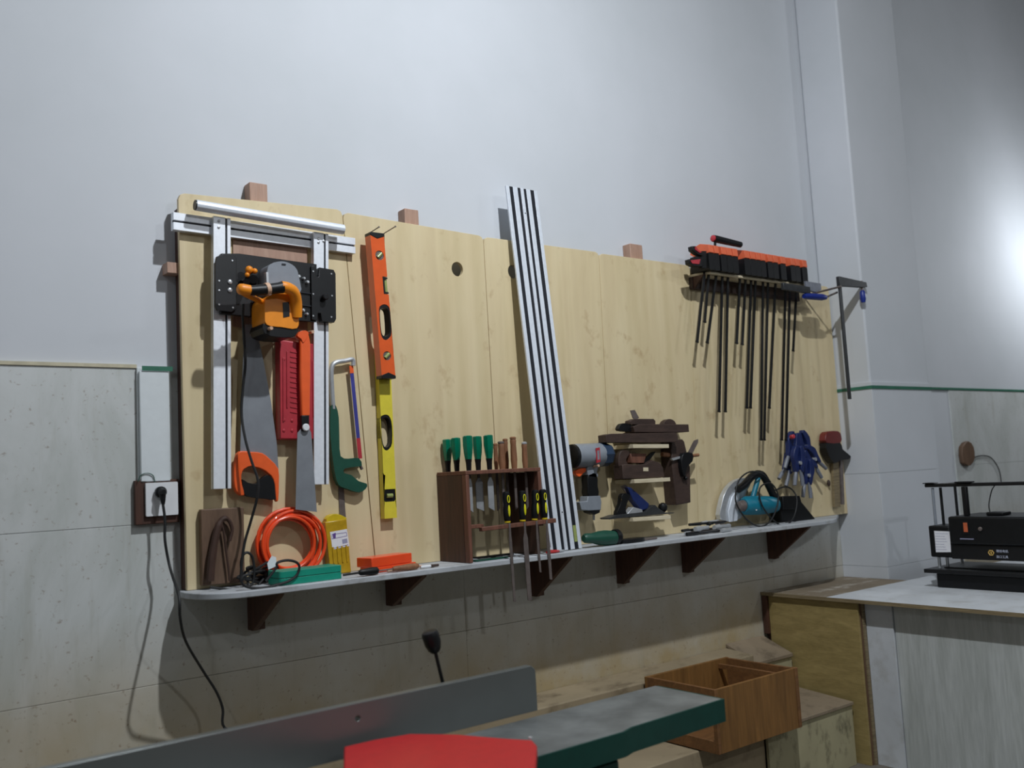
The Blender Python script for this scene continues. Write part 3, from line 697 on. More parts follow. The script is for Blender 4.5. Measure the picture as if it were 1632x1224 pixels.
pn = thing('marker_pen', (1.98, -.19, 1.168), 'small white pen with a dark cap lying left of the rack', 'pen')
a, b = PY(670, 902, -.27), PY(686, 899, -.27); a.z = b.z = 1.175
obj('barrel', MB().cyl(a, b, .0055, n=10), 'white', pn); c_ = b + (b - a) * .8
obj('cap', MB().cyl(b, c_, .006, .0045, n=10), 'plane_wood', pn)

# ================================================================== CHISEL RACK
rk = thing('chisel_rack', (2.3, -.08, 1.168), 'reddish brown wooden rack holding the chisels', 'rack')
YR = -.285
xL, xR = 2.084, 2.462; zT = 1.525
obj('side_panel', MB().box(xL, xL + .016, YR + .03, -.078, 1.169, zT - .016), 'brown', rk, bev=.002)  # both side panels get darker wood: their shade is put into the colour
obj('side_panel', MB().box(xR - .016, xR, YR + .03, -.078, 1.169, zT - .016), 'brown', rk, bev=.002)
tx = [2.135, 2.178, 2.226, 2.262, 2.312, 2.356, 2.402, 2.452]
obj('front_stile', MB().box(xL, xL + .016, YR, YR + .0295, 1.169, zT - .016), 'rack', rk, bev=.002)
obj('front_stile', MB().box(xR - .016, xR, YR, YR + .0295, 1.285, zT - .016), 'rack', rk, bev=.002)
obj('top_board', MB().box(xL, xR, YR, -.078, zT - .0155, zT), 'rack', rk, bev=.002)
obj('lower_rail', MB().box(xL + .0165, 2.195, YR + .05, YR + .075, 1.296, 1.311), 'rack', rk, bev=.002)
obj('lower_rail', MB().prism([(xL + .05, 1.287), (xR + .05, 1.294), (xR + .05, 1.312), (xL + .05, 1.303)], YR, YR - .022), 'rack', rk, bev=.002)
# chisels: green
def green_chisel(x, y, s_, wbl, label):
    t_ = thing('wood_chisel', (x, y, zT), label, 'chisel', 'green handled chisels in the rack')
    obj('ferrule', MB().lathe((x, y, zT + .0005), (0, 0, 1), [(0, .010), (.03, .0115), (.045, .014)], 14), 'black', t_)
    obj('handle', MB().lathe((x, y, zT + .0455), (0, 0, 1), [(0, .0135), (.025, .0175), (.055, .0198), (.085 * s_, .0195), (.088 * s_, .016)], 8), 'trans_green', t_, ang=25)
    obj('shank', MB().cyl((x, y, zT), (x, y, zT - .03), .006), 'dark_steel', t_)
    obj('blade', MB().prism([(x - .005, zT - .03), (x + .005, zT - .03), (x + wbl, zT - .05), (x + wbl, zT - .165), (x - wbl, zT - .150), (x - wbl, zT - .05)], y + .002, y - .002), 'steel', t_, bev=.001)
    return t_
P = lambda px_, y: PY(px_, 720, y).x
ya_, yb2_ = PX(712, 720, 2.126).y, PX(727, 720, 2.128).y
green_chisel(2.126, min(ya_, -.100), 1.0, .008, 'green handled chisel at the far left end of the rack top')
green_chisel(2.128, yb2_, 1.03, .008, 'green handled chisel standing second from the left end of the rack')
green_chisel(P(746, -.25), -.25, 1.06, .011, 'green handled chisel with a narrow bright blade, in the middle of the rack top')
green_chisel(P(761, -.21), -.21, 1.05, .018, 'green handled chisel with the widest bright blade')
green_chisel(P(779, -.25), -.25, 1.07, .014, 'green handled chisel nearest to the wooden handled ones')
def wood_chisel(px_, y, h, r, label, cap=None):
    x = P(px_, y); t_ = thing('wood_chisel', (x, y, zT), label, 'chisel', 'wooden handled chisels in the rack')
    obj('handle', MB().lathe((x, y, zT + .0005), (0, 0, 1), [(0, r * .8), (h * .3, r), (h * .8, r * .85), (h * .93, r * .95), (h, r * .8)], 12), 'handle_wood', t_)
    obj('cap', MB().lathe((x, y, zT + h), (0, 0, 1), [(0, r * .95), (.006, r * .95), (.009, r * .6)], 12), cap or 'handle_wood', t_)
    obj('blade', MB().prism([(x - .004, zT), (x + .004, zT), (x + .006, zT - .05), (x + .006, zT - .16), (x - .006, zT - .17), (x - .006, zT - .05)], y + .002, y - .002), 'dark_steel', t_)
wood_chisel(799, -.24, .105, .0145, 'wooden handled chisel right next to the green ones', 'dark_steel')
wood_chisel(806, -.18, .118, .0115, 'thin wooden handled chisel standing behind its neighbour')
wood_chisel(818.5, -.24, .122, .0140, 'tallest wooden handled chisel in the rack')
wood_chisel(836, -.24, .10, .0125, 'wooden handled chisel with a bright metal cap', 'steel')
wood_chisel(790, -.17, .10, .0100, 'slim wooden handled chisel half hidden behind the last green one')
# black and yellow chisels hanging in the lower rail
def black_chisel(px_, zb, wbl, label, y=YR - .011, lean=0.0, top=0):
    x = P(px_, y); z0 = 1.3125
    t_ = thing('bench_chisel', (x, y, z0), label, 'chisel', 'black and yellow chisels in the lower rail')
    hd_ = obj('handle', MB().lathe((x, y, z0), (lean, 0, 1), [(0, .009), (.01, .0135), (.04, .0155), (.07, .0125), (.10, .0155), (.118, .014), (.122, .009)], 14), 'black', t_)
    obj('yellow_base', MB().lathe((x, y, z0 - .0008), (lean, 0, 1), [(0, .0125), (.006, .0125)], 14), 'yellow', t_)
    mb_ = MB()
    c_ = Vector((x + lean * .08, y - .0155, z0 + .046)); mb_.ball(c_, .0055, (1, .6, 4.2))
    obj('insert', mb_, 'neon', hd_)
    ring = [Vector((x + lean * .1 + .0055 * math.cos(a), y - .0150, z0 + .092 + .014 * math.sin(a))) for a in [2 * math.pi * k / 16 for k in range(17)]]
    obj('insert_ring', MB().tube(ring, .0018, 6, 1), 'neon', hd_)
    yy = YR - .024
    obj('blade', MB().prism([(x - .004, z0 - .004), (x + .004, z0 - .004), (x + .005, z0 - .045), (x + wbl, z0 - .07), (x + wbl + .004, zb), (x - wbl + .006, zb + .004), (x - wbl, z0 - .07), (x - .005, z0 - .045)], yy + .0018, yy - .0018), 'dark_steel', t_, bev=.0008)
black_chisel(803, 1.0, .007, 'leftmost black and yellow chisel, blade reaching below the shelf')
black_chisel(827, .995, .0115, 'second black and yellow chisel, with the broadest blade', lean=.05)
black_chisel(846, 1.10, .006, 'third black and yellow chisel in the lower rail, slightly tilted', lean=.10)
ch = black_chisel(862, 1.065, .008, 'rightmost black chisel in the lower rail, beside the leaning guide rail', lean=-.02)
pf = thing('offcut_pile', (2.2, -.18, 1.168), 'flat dark pull tab lying on the shelf inside the rack', 'offcut')
obj('strip', MB().box(2.13, 2.29, -.26, -.22, 1.169, 1.174), 'green', pf, bev=.001)
obj('strip', MB().box(2.17, 2.35, -.22, -.18, 1.1745, 1.180, Matrix.Identity(4)), 'black', pf, bev=.001)
pl_ = thing('pliers', (2.6, -.19, 1.168), 'small pliers with red handles at the foot of the guide rail', 'pliers')
a = PY(871, 872, -.27); a.z = 1.174
obj('grip', MB().tube([a, a + Vector((.03, .01, .002)), a + Vector((.06, .003, 0))], .005, 8, 3).tube([a + Vector((0, -.014, 0)), a + Vector((.03, -.018, 0)), a + Vector((.06, -.007, 0))], .005, 8, 3), 'red2', pl_)
obj('jaw', MB().box(a.x + .058, a.x + .088, a.y - .012, a.y + .008, 1.170, 1.178), 'steel', pl_, bev=.002)

# ================================================================== NAILER
nl = thing('nail_gun', (2.9, YB, 1.28), 'grey pneumatic nail gun hanging nose down right of the guide rail', 'nail gun')
yN = -.145
a, b = PY(914, 727, yN), PY(971, 724, yN)
u_ = (b - a).normalized(); L_ = (b - a).length
R_ = (PY(940, 707, yN) - PY(940, 745, yN)).length / 2
hd_ = obj('cylinder', MB().lathe(a, u_, [(0, R_ * .95), (.01, R_), (L_ * .7, R_ * 1.0), (L_ * .72, R_ * .97)], 28), 'grey_tool', nl)
obj('end_cap', MB().lathe(a + u_ * L_ * .7, u_, [(0, R_ * 1.02), (L_ * .22, R_ * 1.0), (L_ * .29, R_ * .8), (L_ * .3, R_ * .3)], 8), 'navy', nl, ang=20)
obj('bumper', MB().lathe(a, -u_, [(0, R_ * 1.0), (.014, R_ * .98), (.02, R_ * .8)], 24), 'black', nl)
lbm = obj('maker_label', MB().prism(XZ(((951, 714), (957, 713), (958, 736), (952, 738)), -.205), yN - R_ * .96, yN - R_ * .96 - .004), 'red', nl)
obj('label_marks', MB().prism(XZ(((952.5, 718), (956, 717.5), (956.5, 732), (953.5, 733)), -.205), yN - R_ * .96 - .0041, yN - R_ * .96 - .0045), 'grey_tool', lbm)
obj('neck', MB().prism(soft(XZ(((934, 742), (950, 742), (948, 752), (950, 760), (936, 760), (933, 752)), -.15), 2), -.125, -.165), 'grey_tool', nl, bev=.004)
obj('grip', MB().prism(soft(XZ(((935, 756), (949, 755), (951, 775), (952, 791), (936, 792), (935, 775)), -.155), 2), -.12, -.165), 'black', nl, bev=.005)
obj('base_block', MB().prism(XZ(((935, 791), (955, 790), (957, 800), (956, 813), (938, 814), (925, 813), (922, 800), (934, 799)), -.16), -.115, -.168), 'grey_tool', nl, bev=.005)
obj('base_foot', MB().prism(XZ(((938, 813), (956, 812), (955, 817), (948, 820), (940, 817)), -.16), -.118, -.165), 'black', nl, bev=.003)
obj('air_nipple', MB().cyl(PY(946, 818, -.14), PY(946.5, 829, -.14), .006, .005), 'steel', nl)
obj('trigger', MB().prism(soft(XZ(((917, 752), (924, 747), (934, 746), (934, 751), (929, 755), (924, 760), (919, 757)), -.155), 2), -.135, -.155), 'orange', nl, bev=.002)
obj('side_knob', MB().cyl(PY(921, 806, -.13), PY(926, 806, -.14), .010), 'black', nl)
for px_, py_ in ((925, 748), ):
    c = PY(px_, py_, YB); tag(obj('hanging_peg', MB().cyl((c.x, -.0755, c.z + .006), (c.x, -.20, c.z + .012), .006, n=8), 'tan'), 'wooden peg carrying the grey nail gun', 'peg')

# ================================================================== PLANES AND THEIR LEDGES
def ledge(px0, py0, px1, py1, label):
    p_, q_ = PY(px0, py0, -.205), PY(px1, py1, -.205)
    o = MB().prism([(p_.x, p_.z), (q_.x, q_.z + .0), (q_.x, q_.z - .018), (p_.x, p_.z - .018)], YB - .0005, -.205)
    return tag(obj('plane_ledge', o, 'light_ply', bev=.001), label, 'ledge', 'small plywood ledges holding the planes'), p_.z
L1, z1 = ledge(1009, 708, 1066, 708, 'topmost small plywood ledge, under the wooden planes')
L2, z2 = ledge(1011, 764, 1068, 761, 'middle small plywood ledge, under the dark wooden plane')
L3, z3 = ledge(1009, 825, 1069, 821, 'lowest small plywood ledge, under the iron plane')
YP = -.19
jp = thing('jointer_plane', (3.2, -.17, z1), 'long wooden jointer plane resting on the topmost ledge, front of the pair', 'plane')
ex = lambda pts: XZ(pts, YP)
def onz(pts, z0, d=.0008):
    m_ = min(z for _, z in pts); return [(x, z - m_ + z0 + d) for x, z in pts]
body = ex(((966, 697), (975, 695), (1078, 693), (1081, 698), (1081, 708), (1040, 709), (967, 709)))
body = onz(body, z1 + .004)
zt = max(z for _, z in body)
obj('body', MB().prism(body, -.135, YP), 'plane_wood', jp, bev=.003)
up = thing('wooden_plane', (3.25, -.1, zt), 'wooden plane with upright iron lying on top of the longer plane', 'plane')
bb = onz(XZ(((1010, 687), (1021, 683), (1052, 683), (1098, 683), (1099, 695), (1070, 696), (1012, 696)), -.165), zt, .0015)
obj('body', MB().prism(bb, -.10, -.165), 'plane_wood', up, bev=.003)
dzu = bb[0][1] - XZ(((1010, 687),), -.165)[0][1]
exu = lambda pts: [(x, z + dzu) for x, z in XZ(pts, -.165)]
obj('grip_block', MB().prism(exu(((1008, 677), (1016, 674), (1046, 674), (1049, 677), (1049, 683), (1008, 683))), -.115, -.150), 'plane_wood', up, bev=.003)
obj('tote', MB().prism(soft(exu(((993, 693), (994, 684), (1000, 681), (1010, 683), (1017, 690), (1017, 694))), 3), -.12, -.145), 'black', up, bev=.003)
obj('front_knob', MB().prism(soft(exu(((1064, 684), (1066, 677), (1073, 674), (1080, 677), (1082, 684))), 3), -.115, -.145), 'plane_wood', up, bev=.003)
obj('iron', MB().prism(exu(((1015, 660), (1022, 659), (1029, 672), (1023, 675), (1019, 672))), -.12, -.124), 'dark_steel', up)
# middle plane
mpn = thing('smoothing_plane', (3.2, -.17, z2), 'dark wooden smoothing plane with a pale maker plate on the middle ledge', 'plane')
bd_ = onz(ex(((992, 741), (1002, 740), (1012, 741), (1030, 740), (1040, 734), (1052, 738), (1057, 746), (1059, 761), (993, 764))), z2)
bdo = obj('body', MB().prism(bd_, -.13, YP), 'plane_wood', mpn, bev=.003)
obj('tote', MB().prism(soft(ex(((992, 745), (992, 725), (998, 717), (1010, 720), (1003, 732), (1006, 742))), 3), -.145, -.17), 'plane_wood', mpn, bev=.004)
obj('rosewood_block', MB().prism(ex(((1008, 722), (1034, 723), (1030, 738), (1009, 738))), -.14, -.178), 'rack', mpn, bev=.004)
obj('lever_cap', MB().prism(ex(((1046, 720), (1052, 719), (1038, 738), (1027, 739))), -.15, -.165), 'blackm', mpn, bev=.002)
obj('maker_plate', MB().prism(ex(((1025, 745), (1033, 745), (1033, 751), (1025, 751))), YP - .0005, YP - .0015), 'light_ply', bdo)
obj('adjuster', MB().cyl(PY(986, 755, -.16), PY(995, 756, -.16), .007), 'dark_steel', mpn)
# iron bench plane
ip = thing('iron_plane', (3.2, -.17, z3), 'iron bench plane with a blue lever cap on the lowest ledge', 'plane')
so_ = onz(ex(((970, 827), (985, 822), (1030, 817), (1036, 810), (1044, 806), (1052, 813), (1060, 818), (1076, 818), (1073, 821), (1010, 825), (972, 830))), z3, -.004)
so_ = [(x, max(z, z3 + .001)) for x, z in so_]
obj('sole', MB().prism(so_, -.13, YP), 'iron', ip, bev=.001)
obj('tote', MB().prism(soft(ex(((987, 820), (993, 803), (995, 790), (1000, 786), (1008, 790), (1004, 800), (1001, 812), (1002, 820))), 3), -.15, -.175), 'black', ip, bev=.004)
obj('frog', MB().prism(ex(((1000, 822), (1012, 808), (1026, 812), (1028, 820))), -.14, -.18), 'steel', ip, bev=.002)
obj('lever_cap', MB().prism(ex(((1003, 776), (1009, 777), (1038, 803), (1036, 810), (1025, 814), (1012, 797))), -.145, -.178), 'clampblue', ip, bev=.003)
obj('cutter', MB().prism(ex(((998, 775), (1005, 772), (1024, 792), (1016, 798))), -.15, -.158), 'dark_steel', ip)
c = PY(1057, 818, -.165)
obj('front_knob', MB().lathe((c.x, -.165, c.z - .004), (0, 0, 1), [(0, .010), (.008, .008), (.02, .020), (.036, .0225), (.048, .017), (.054, .006)], 16), 'black', ip)
obj('depth_wheel', MB().cyl(PY(988, 796, -.165), PY(992, 797, -.165), .010), 'amber', ip)
# vertical wooden plane at the right
vp = thing('hanging_plane', (3.5, YB, 1.35), 'wooden plane hanging upright right of the ledges', 'plane')
vb = XZ(((1070, 702), (1088, 700), (1091, 704), (1100, 745), (1101, 801), (1078, 805), (1071, 735)), -.15)
obj('body', MB().prism(vb, -.0765, -.15), 'plane_wood', vp, bev=.004)
obj('iron', MB().prism(XZ(((1096, 722), (1106, 702), (1112, 700), (1112, 705), (1101, 727), (1092, 742)), -.16), -.158, -.163), 'dark_steel', vp)
obj('tote', MB().prism(soft(XZ(((1090, 722), (1104, 722), (1104, 735), (1096, 744), (1092, 760), (1088, 752), (1086, 735)), -.175), 2), -.15, -.176), 'black', vp, bev=.003)
obj('wedge', MB().prism(XZ(((1070, 731), (1092, 725), (1093, 728), (1072, 734)), -.16), -.150, -.162), 'steel', vp)
obj('cross_handle', MB().cyl(PY(1055, 724, -.13), PY(1074, 726, -.13), .011), 'handle_wood', vp)
obj('cross_handle', MB().cyl(PY(1098, 727, -.165), PY(1113, 725, -.165), .008), 'handle_wood', vp)
obj('knob', MB().ball(PY(1093, 762, -.16), .010), 'black', vp)

# ================================================================== SHELF, RIGHT GROUP
def lowz(mb, z=1.1685):
    m_ = min(v.co.z for v in mb.bm.verts)
    for v in mb.bm.verts: v.co.z += z - m_
    return mb
gg = thing('angle_grinder', (2.9, -.17, 1.168), 'dark green grip tool lying on the shelf right of the guide rail', 'grinder')
a = PY(930, 858, -.235); b = PY(986, 857, -.235)
obj('body', lowz(MB().lathe(a, b - a, [(0, .014), (.01, .021), (.05, .022), (.09, .031), (.13, .034), ((b - a).length - .03, .031)], 14)), 'green', gg)
obj('collar', lowz(MB().lathe(a + (b - a) * .86, b - a, [(0, .032), (.02, .034), (.035, .024)], 14), 1.1692), 'black', gg)
ds = thing('sanding_pad', (3.1, -.16, 1.168), 'flat black tool lying on the shelf under the lowest ledge', 'hand tool')
x0, x1 = PY(990, 862, -.23).x, PY(1022, 858, -.23).x
obj('pad', MB().prism(soft([(x0, -.25), (x0 + .05, -.26), (x1, -.25), (x1 + .02, -.21), (x1 - .03, -.19), (x0, -.21)], 3), 1.169, 1.186, mp=lambda a, b, d: Vector((a, b, d))), 'black', ds, bev=.004)
obj('tongue', MB().prism([(x1 + .005, -.235), (x1 + .11, -.225), (x1 + .11, -.215), (x1, -.205)], 1.169, 1.178, mp=lambda a, b, d: Vector((a, b, d))), 'dark_steel', ds, bev=.002)
# heap of drill bits and small metal pieces
def small(name, label, a, b, r, mt_, z=0.0, y0=-.18, y1=-.15, cat='drill bit', tip=True):
    y0 -= .06; y1 -= .06; p_, q_ = PY(a[0], a[1], y0), PY(b[0], b[1], y1); p_.y = y0; q_.y = y1
    r *= 1.8; p_.z = 1.1692 + r + z; q_.z = 1.1692 + r + z
    o = MB().lathe(p_, q_ - p_, [(0, r * .9), ((q_ - p_).length * .3, r * 1.15), ((q_ - p_).length * .32, r * .8), ((q_ - p_).length * .93, r * .8), ((q_ - p_).length, r * .2 if tip else r)], 10)
    return tag(obj(name, o, mt_), label, cat, 'small bits heaped on the shelf')
small('drill_bit', 'long black rod lying slanted across the heap of bits', (1097, 822), (1160, 842), .004, 'blackm', .040, -.14, -.19)
small('drill_bit', 'short bright bit at the left of the heap', (1092, 842), (1112, 838), .006, 'steel', 0, -.18, -.15)
small('drill_bit', 'bright forked bit in the front of the heap', (1108, 842), (1130, 846), .007, 'steel', .016, -.2, -.18)
small('drill_bit', 'black bit under the front of the heap', (1094, 849), (1148, 846), .005, 'blackm', 0, -.19, -.20)
small('drill_bit', 'dark bit lying at the back of the heap', (1110, 830), (1140, 826), .006, 'dark_steel', 0, -.12, -.12)
small('drill_bit', 'steel bit between the heap and the saw', (1138, 838), (1164, 834), .007, 'steel', .012, -.19, -.17)
small('drill_bit', 'dark stubby bit just left of the saw guard', (1142, 828), (1152, 822), .006, 'dark_steel', .030, -.16, -.13)
small('drill_bit', 'short dark bit on top of the heap', (1128, 838), (1136, 829), .0055, 'blackm', .034, -.17, -.15)
small('drill_bit', 'bright bit lying across the top of the heap', (1118, 836), (1146, 828), .005, 'steel', .040, -.15, -.13)
small('drill_bit', 'black rod pointing left low in the heap', (1086, 836), (1122, 844), .004, 'blackm', .018, -.17, -.18)
small('drill_bit', 'bright stub near the saw base plate', (1150, 842), (1166, 838), .005, 'steel', .0, -.22, -.20)
small('spanner', 'small pale spanner standing out at the back of the heap', (1127, 813), (1143, 806), .004, 'grey_tool', .0, -.10, -.09, 'spanner', False)

ms = thing('circular_saw', (4.0, -.14, 1.168), 'blue green circular saw with silver guard standing on the shelf', 'circular saw')
yS = -.15
pl0, pl1 = PY(1160, 835, -.2).x, PY(1250, 826, -.2).x
obj('base_plate', MB().box(pl0, pl1, -.205, -.085, 1.169, 1.173), 'steel', ms, bev=.001)
gd_ = XZ([(1148, 828), (1150, 800), (1156, 783), (1166, 770), (1178, 763), (1190, 762), (1196, 770), (1186, 790), (1180, 826)], -.12)
gd_ = [(x, max(z, 1.1735)) for x, z in soft(gd_, 3)]
obj('blade_guard', MB().prism(gd_, -.095, -.125), 'steel', ms, bev=.004)
bl_ = XZ([(1162, 832), (1160, 815), (1166, 792), (1176, 778), (1178, 800), (1174, 830)], -.13)
obj('lower_guard', MB().prism([(x, max(z, 1.174)) for x, z in bl_], -.1255, -.135), 'alu2', ms, bev=.002)
a, b = PY(1184, 806, -.16), PY(1238, 804, -.16)
dd = b - a
obj('motor', MB().lathe(a, dd, [(0, .036), (.02, .048), (dd.length * .45, .050), (dd.length * .7, .047), (dd.length * .93, .040), (dd.length, .024)], 20), 'makita', ms)
obj('gearbox', MB().lathe(a - dd * .12, dd, [(0, .018), (.02, .028), (.05, .032)], 16), 'dark_steel', ms)
obj('handle', MB().tube(T(((1176, 780), (1186, 773), (1200, 758), (1213, 756), (1222, 768), (1230, 784), (1236, 796)), -.16), .020, 12, 4), 'black', ms)
obj('handle_root', MB().tube(T(((1208, 762), (1204, 778), (1200, 792)), -.16), .014, 12, 4), 'makita', ms)
c = PY(1206, 812, -.205); obj('badge', MB().cyl((c.x, -.200, c.z), (c.x, -.2035, c.z), .006, n=10), 'white', ms)
obj('cord', MB().tube(T(((1234, 782, -.17), (1250, 776, -.17), (1262, 780, -.18), (1270, 795, -.2), (1266, 822, -.21), (1252, 838, -.215), (1236, 832, -.215), (1218, 812, -.218), (1210, 790, -.218), (1213, 775, -.215), (1228, 770, -.21), (1239, 785, -.21), (1239, 805, -.215), (1228, 830, -.219), (1212, 839, -.22), (1192, 830, -.22), (1176, 808, -.215), (1172, 790, -.21), (1178, 765, -.21), (1195, 752, -.205), (1214, 755, -.2), (1228, 768, -.2)), -.2), .0042, 8, 4), 'rubber', ms)

dc = thing('dust_chute', (4.55, -.14, 1.168), 'black block shaped chute with a sloping side near the right shelf end', 'dust chute')
q = XZ(((1246, 791), (1276, 790), (1279, 800), (1301, 826), (1248, 829)), -.17)
q = [(x, max(z, 1.169)) for x, z in q]; q[-1] = (q[-1][0], 1.169); q[-2] = (q[-2][0], 1.169)
obj('hood', MB().prism(q, -.09, -.165), 'black', dc, bev=.004)
q2 = XZ(((1247, 791), (1270, 790), (1270, 811), (1248, 812)), -.18)
obj('port', MB().prism(q2, -.1655, -.182), 'blackm', dc, bev=.003)
rod = tag(obj('steel_rod', MB().cyl((PY(1240, 830, -.2).x, -.196, 1.173), (PY(1262, 826, -.19).x, -.178, 1.173), .0035, n=8), 'blackm'), 'thin black rod lying in front of the black chute', 'rod')

# ================================================================== SPRING CLAMPS, BLUE CLUSTER
def spring(loc, rot, label, s_=1.0):
    t_ = thing('spring_clamp', (0, 0, 0), label, 'clamp', 'blue spring clamps hanging at the right')
    for sg in (-1, 1):
        q_ = soft([(sg * .003, .078), (sg * .024, .084), (sg * .046, .035), (sg * .034, .0), (sg * .022, -.046), (sg * .004, -.030), (sg * .006, .0), (sg * .010, .035)], 2)
        j = MB().prism([(x * s_, z * s_) for x, z in q_], -.014 - .003 * sg, .014 - .003 * sg)
        obj('jaw', j, 'clampblue', t_, bev=.003)
        g_ = MB().tube([Vector((sg * .010 * s_, -.002 * sg, -.032 * s_)), Vector((sg * .022 * s_, -.002 * sg, -.065 * s_)), Vector((sg * .030 * s_, -.002 * sg, -.11 * s_))], [.009, .011, .010], 10, 3)
        obj('grip', g_, 'grip_grey', t_)
    obj('spring', MB().cyl((0, -.019, 0), (0, .019, 0), .010, n=12), 'steel', t_)
    if 'upper left' in label: obj('red_tip', MB().lathe((-.045, -.02, .05), (-.3, -1, 0), [(0, .012), (.02, .012), (.024, .008)], 12), 'red', t_, label='small red pressed pad')
    t_.location = loc; t_.rotation_euler = rot
    return t_
cl = [((1262, 715), -.17, 20, 'upper left blue spring clamp of the hanging cluster'), ((1283, 712), -.10, -25, 'uppermost blue spring clamp of the cluster, tilted right'),
      ((1272, 738), -.205, 5, 'front blue spring clamp of the cluster'), ((1296, 732), -.135, -48, 'blue spring clamp whose grips stick out to the lower right'),
      ((1286, 758), -.168, 8, 'lowest blue spring clamp, grips pointing down to the shelf'), ((1258, 740), -.135, 38, 'blue spring clamp whose grey grips point to the lower left')]
for (px_, y_, dg, lb_) in [(a, b, c_, d) for a, b, c_, d in cl]:
    p_ = PY(px_[0], px_[1], y_); spring(p_, (0, math.radians(dg), 0), lb_, 1.1)


# red/black bar clamp at the board edge
rcl = thing('bar_clamp', (4.8, YB, 1.2), 'bar clamp with red and black head at the right edge of the board', 'clamp')
q = soft(XZ(((1316, 697), (1320, 688), (1336, 687), (1341, 694), (1340, 706), (1318, 706)), -.135), 2)
obj('red_head', MB().prism(q, -.09, -.135), 'darkred', rcl, bev=.004)
q = soft(XZ(((1317, 706), (1339, 705), (1343, 716), (1356, 727), (1352, 732), (1340, 733), (1330, 738), (1320, 724)), -.132), 2)
obj('black_body', MB().prism(q, -.088, -.132), 'black', rcl, bev=.004)
q = XZ(((1328, 730), (1337, 730), (1340, 808), (1331, 808)), -.105); obj('bar', MB().prism(q, -.088, -.104), 'ply_edge', rcl, bev=.001)
q = XZ(((1340, 728), (1344, 728), (1347, 804), (1343, 804)), -.115); obj('trigger_bar', MB().prism(q, -.088, -.112), 'dark_steel', rcl, bev=.001)
p_ = PY(1320, 770, -.085); tag(obj('black_hook', MB().ball((p_.x, -.088, p_.z), .011, (.8, 1, 1.8)), 'plane_wood'), 'small dark oval hook left of the bar of the red headed clamp', 'hook')

# ================================================================== CLAMP RACK
cr = thing('clamp_ledge', (4.0, YB, 2.4), 'plywood ledge high on the board from which the bar clamps hang', 'ledge')
zL = 2.488
LY = -.195
obj('ledge_board', MB().prism([(3.70, YB - .0005), (3.70, YB - .045), (3.735, LY), (4.62, LY), (4.62, YB - .0005)], zL - .012, zL, [[(3.73, -.158), (4.60, -.158), (4.60, -.1745), (3.745, -.1745)]], mp=lambda a, b, d: Vector((a, b, d))), 'light_ply', cr, bev=.001)
obj('back_cleat', MB().box(3.70, 4.62, -.10, YB - .0005, zL - .075, zL - .0125), 'plane_wood', cr, bev=.001)
obj('gusset', MB().prism([(-.1005, zL - .0125), (LY + .02, zL - .0125), (-.1005, zL - .075)], 3.705, 3.72, mp=lambda a, b, d: Vector((d, a, b))), 'brown', cr)
bars = [((1122, 442), (1111, 546)), ((1129, 442), (1123, 514)), ((1141, 442), (1127, 547)), ((1151, 444), (1146, 657)), ((1160, 444), (1156, 657)),
        ((1179, 447), (1174, 548)), ((1188, 447), (1183, 550)), ((1197, 448), (1190, 651)), ((1204, 448), (1196, 651)), ((1216, 449), (1213, 702)),
        ((1224, 449), (1218, 702)), ((1236, 450), (1226, 651)), ((1252, 450), (1246, 702)), ((1259, 452), (1253, 702)), ((1270, 452), (1264, 560))]
desc = ['first bar clamp from the left end of the ledge, its bar slanting left', 'bar clamp with the shortest bar, close to the left end', 'short slanting bar clamp just left of the first long pair',
        'left clamp of the first long pair on the ledge', 'right clamp of the first long pair on the ledge', 'left clamp of the short pair in the middle of the ledge',
        'right clamp of the short pair in the middle of the ledge', 'left clamp of the second long pair', 'right clamp of the second long pair',
        'left clamp of the longest pair, reaching down the board', 'right clamp of the longest pair, reaching down the board',
        'bar clamp with a slanting bar just right of the longest pair', 'left clamp of the last long pair before the blue handles',
        'right clamp of the last long pair before the blue handles', 'rightmost bar clamp on the ledge, with a short bar']
yc = -.1665
tops = [PY(a[0], a[1], yc) for a, b in bars]
for i, ((a, b), ds_) in enumerate(zip(bars, desc)):
    t0, t1 = tops[i], PY(b[0], b[1], yc)
    lean = (t1.x - t0.x) / (t0.z - t1.z)
    zt_ = zL + .001; xh = t0.x - lean * .03
    t_ = thing('bar_clamp', (t0.x, yc, t1.z), ds_, 'clamp', 'orange and black bar clamps hanging from the ledge')
    A_ = Vector((t0.x + lean * (t0.z - zt_ - .09), zt_ + .09)); B_ = Vector((t1.x, t1.z))
    obj('bar', MB().bar(A_, B_, -.0075, .0075, yc + .003, yc - .003), 'blackm', t_)
    xl = max(xh - .024, (tops[i - 1].x + t0.x) / 2 - lean * .03 + .001) if i else xh - .024
    xr = min(xh + .024, (tops[i + 1].x + t0.x) / 2 - lean * .03 - .001) if i < len(bars) - 1 else xh + .024
    obj('head', MB().prism(rrect(xl, zt_, xr, zt_ + .088, .005), yc + .070, yc - .055), 'black', t_, bev=.003)
    xm = (xl + xr) / 2; hw_ = (xr - xl) * .42
    trg = [(-.060, .090), (-.056, .130), (.0, .146), (.060, .132), (.072, .104), (.05, .0885), (-.055, .0885)]
    obj('trigger', MB().prism([(yc + a_, zt_ + b_) for a_, b_ in trg], xm - hw_, xm + hw_, mp=lambda a, b, d: Vector((d, a, b))), 'salmon', t_, bev=.003)
    obj('end_stop', MB().bar(B_ + (A_ - B_).normalized() * .008, B_, -.009, .009, yc + .004, yc - .004), 'black', t_)
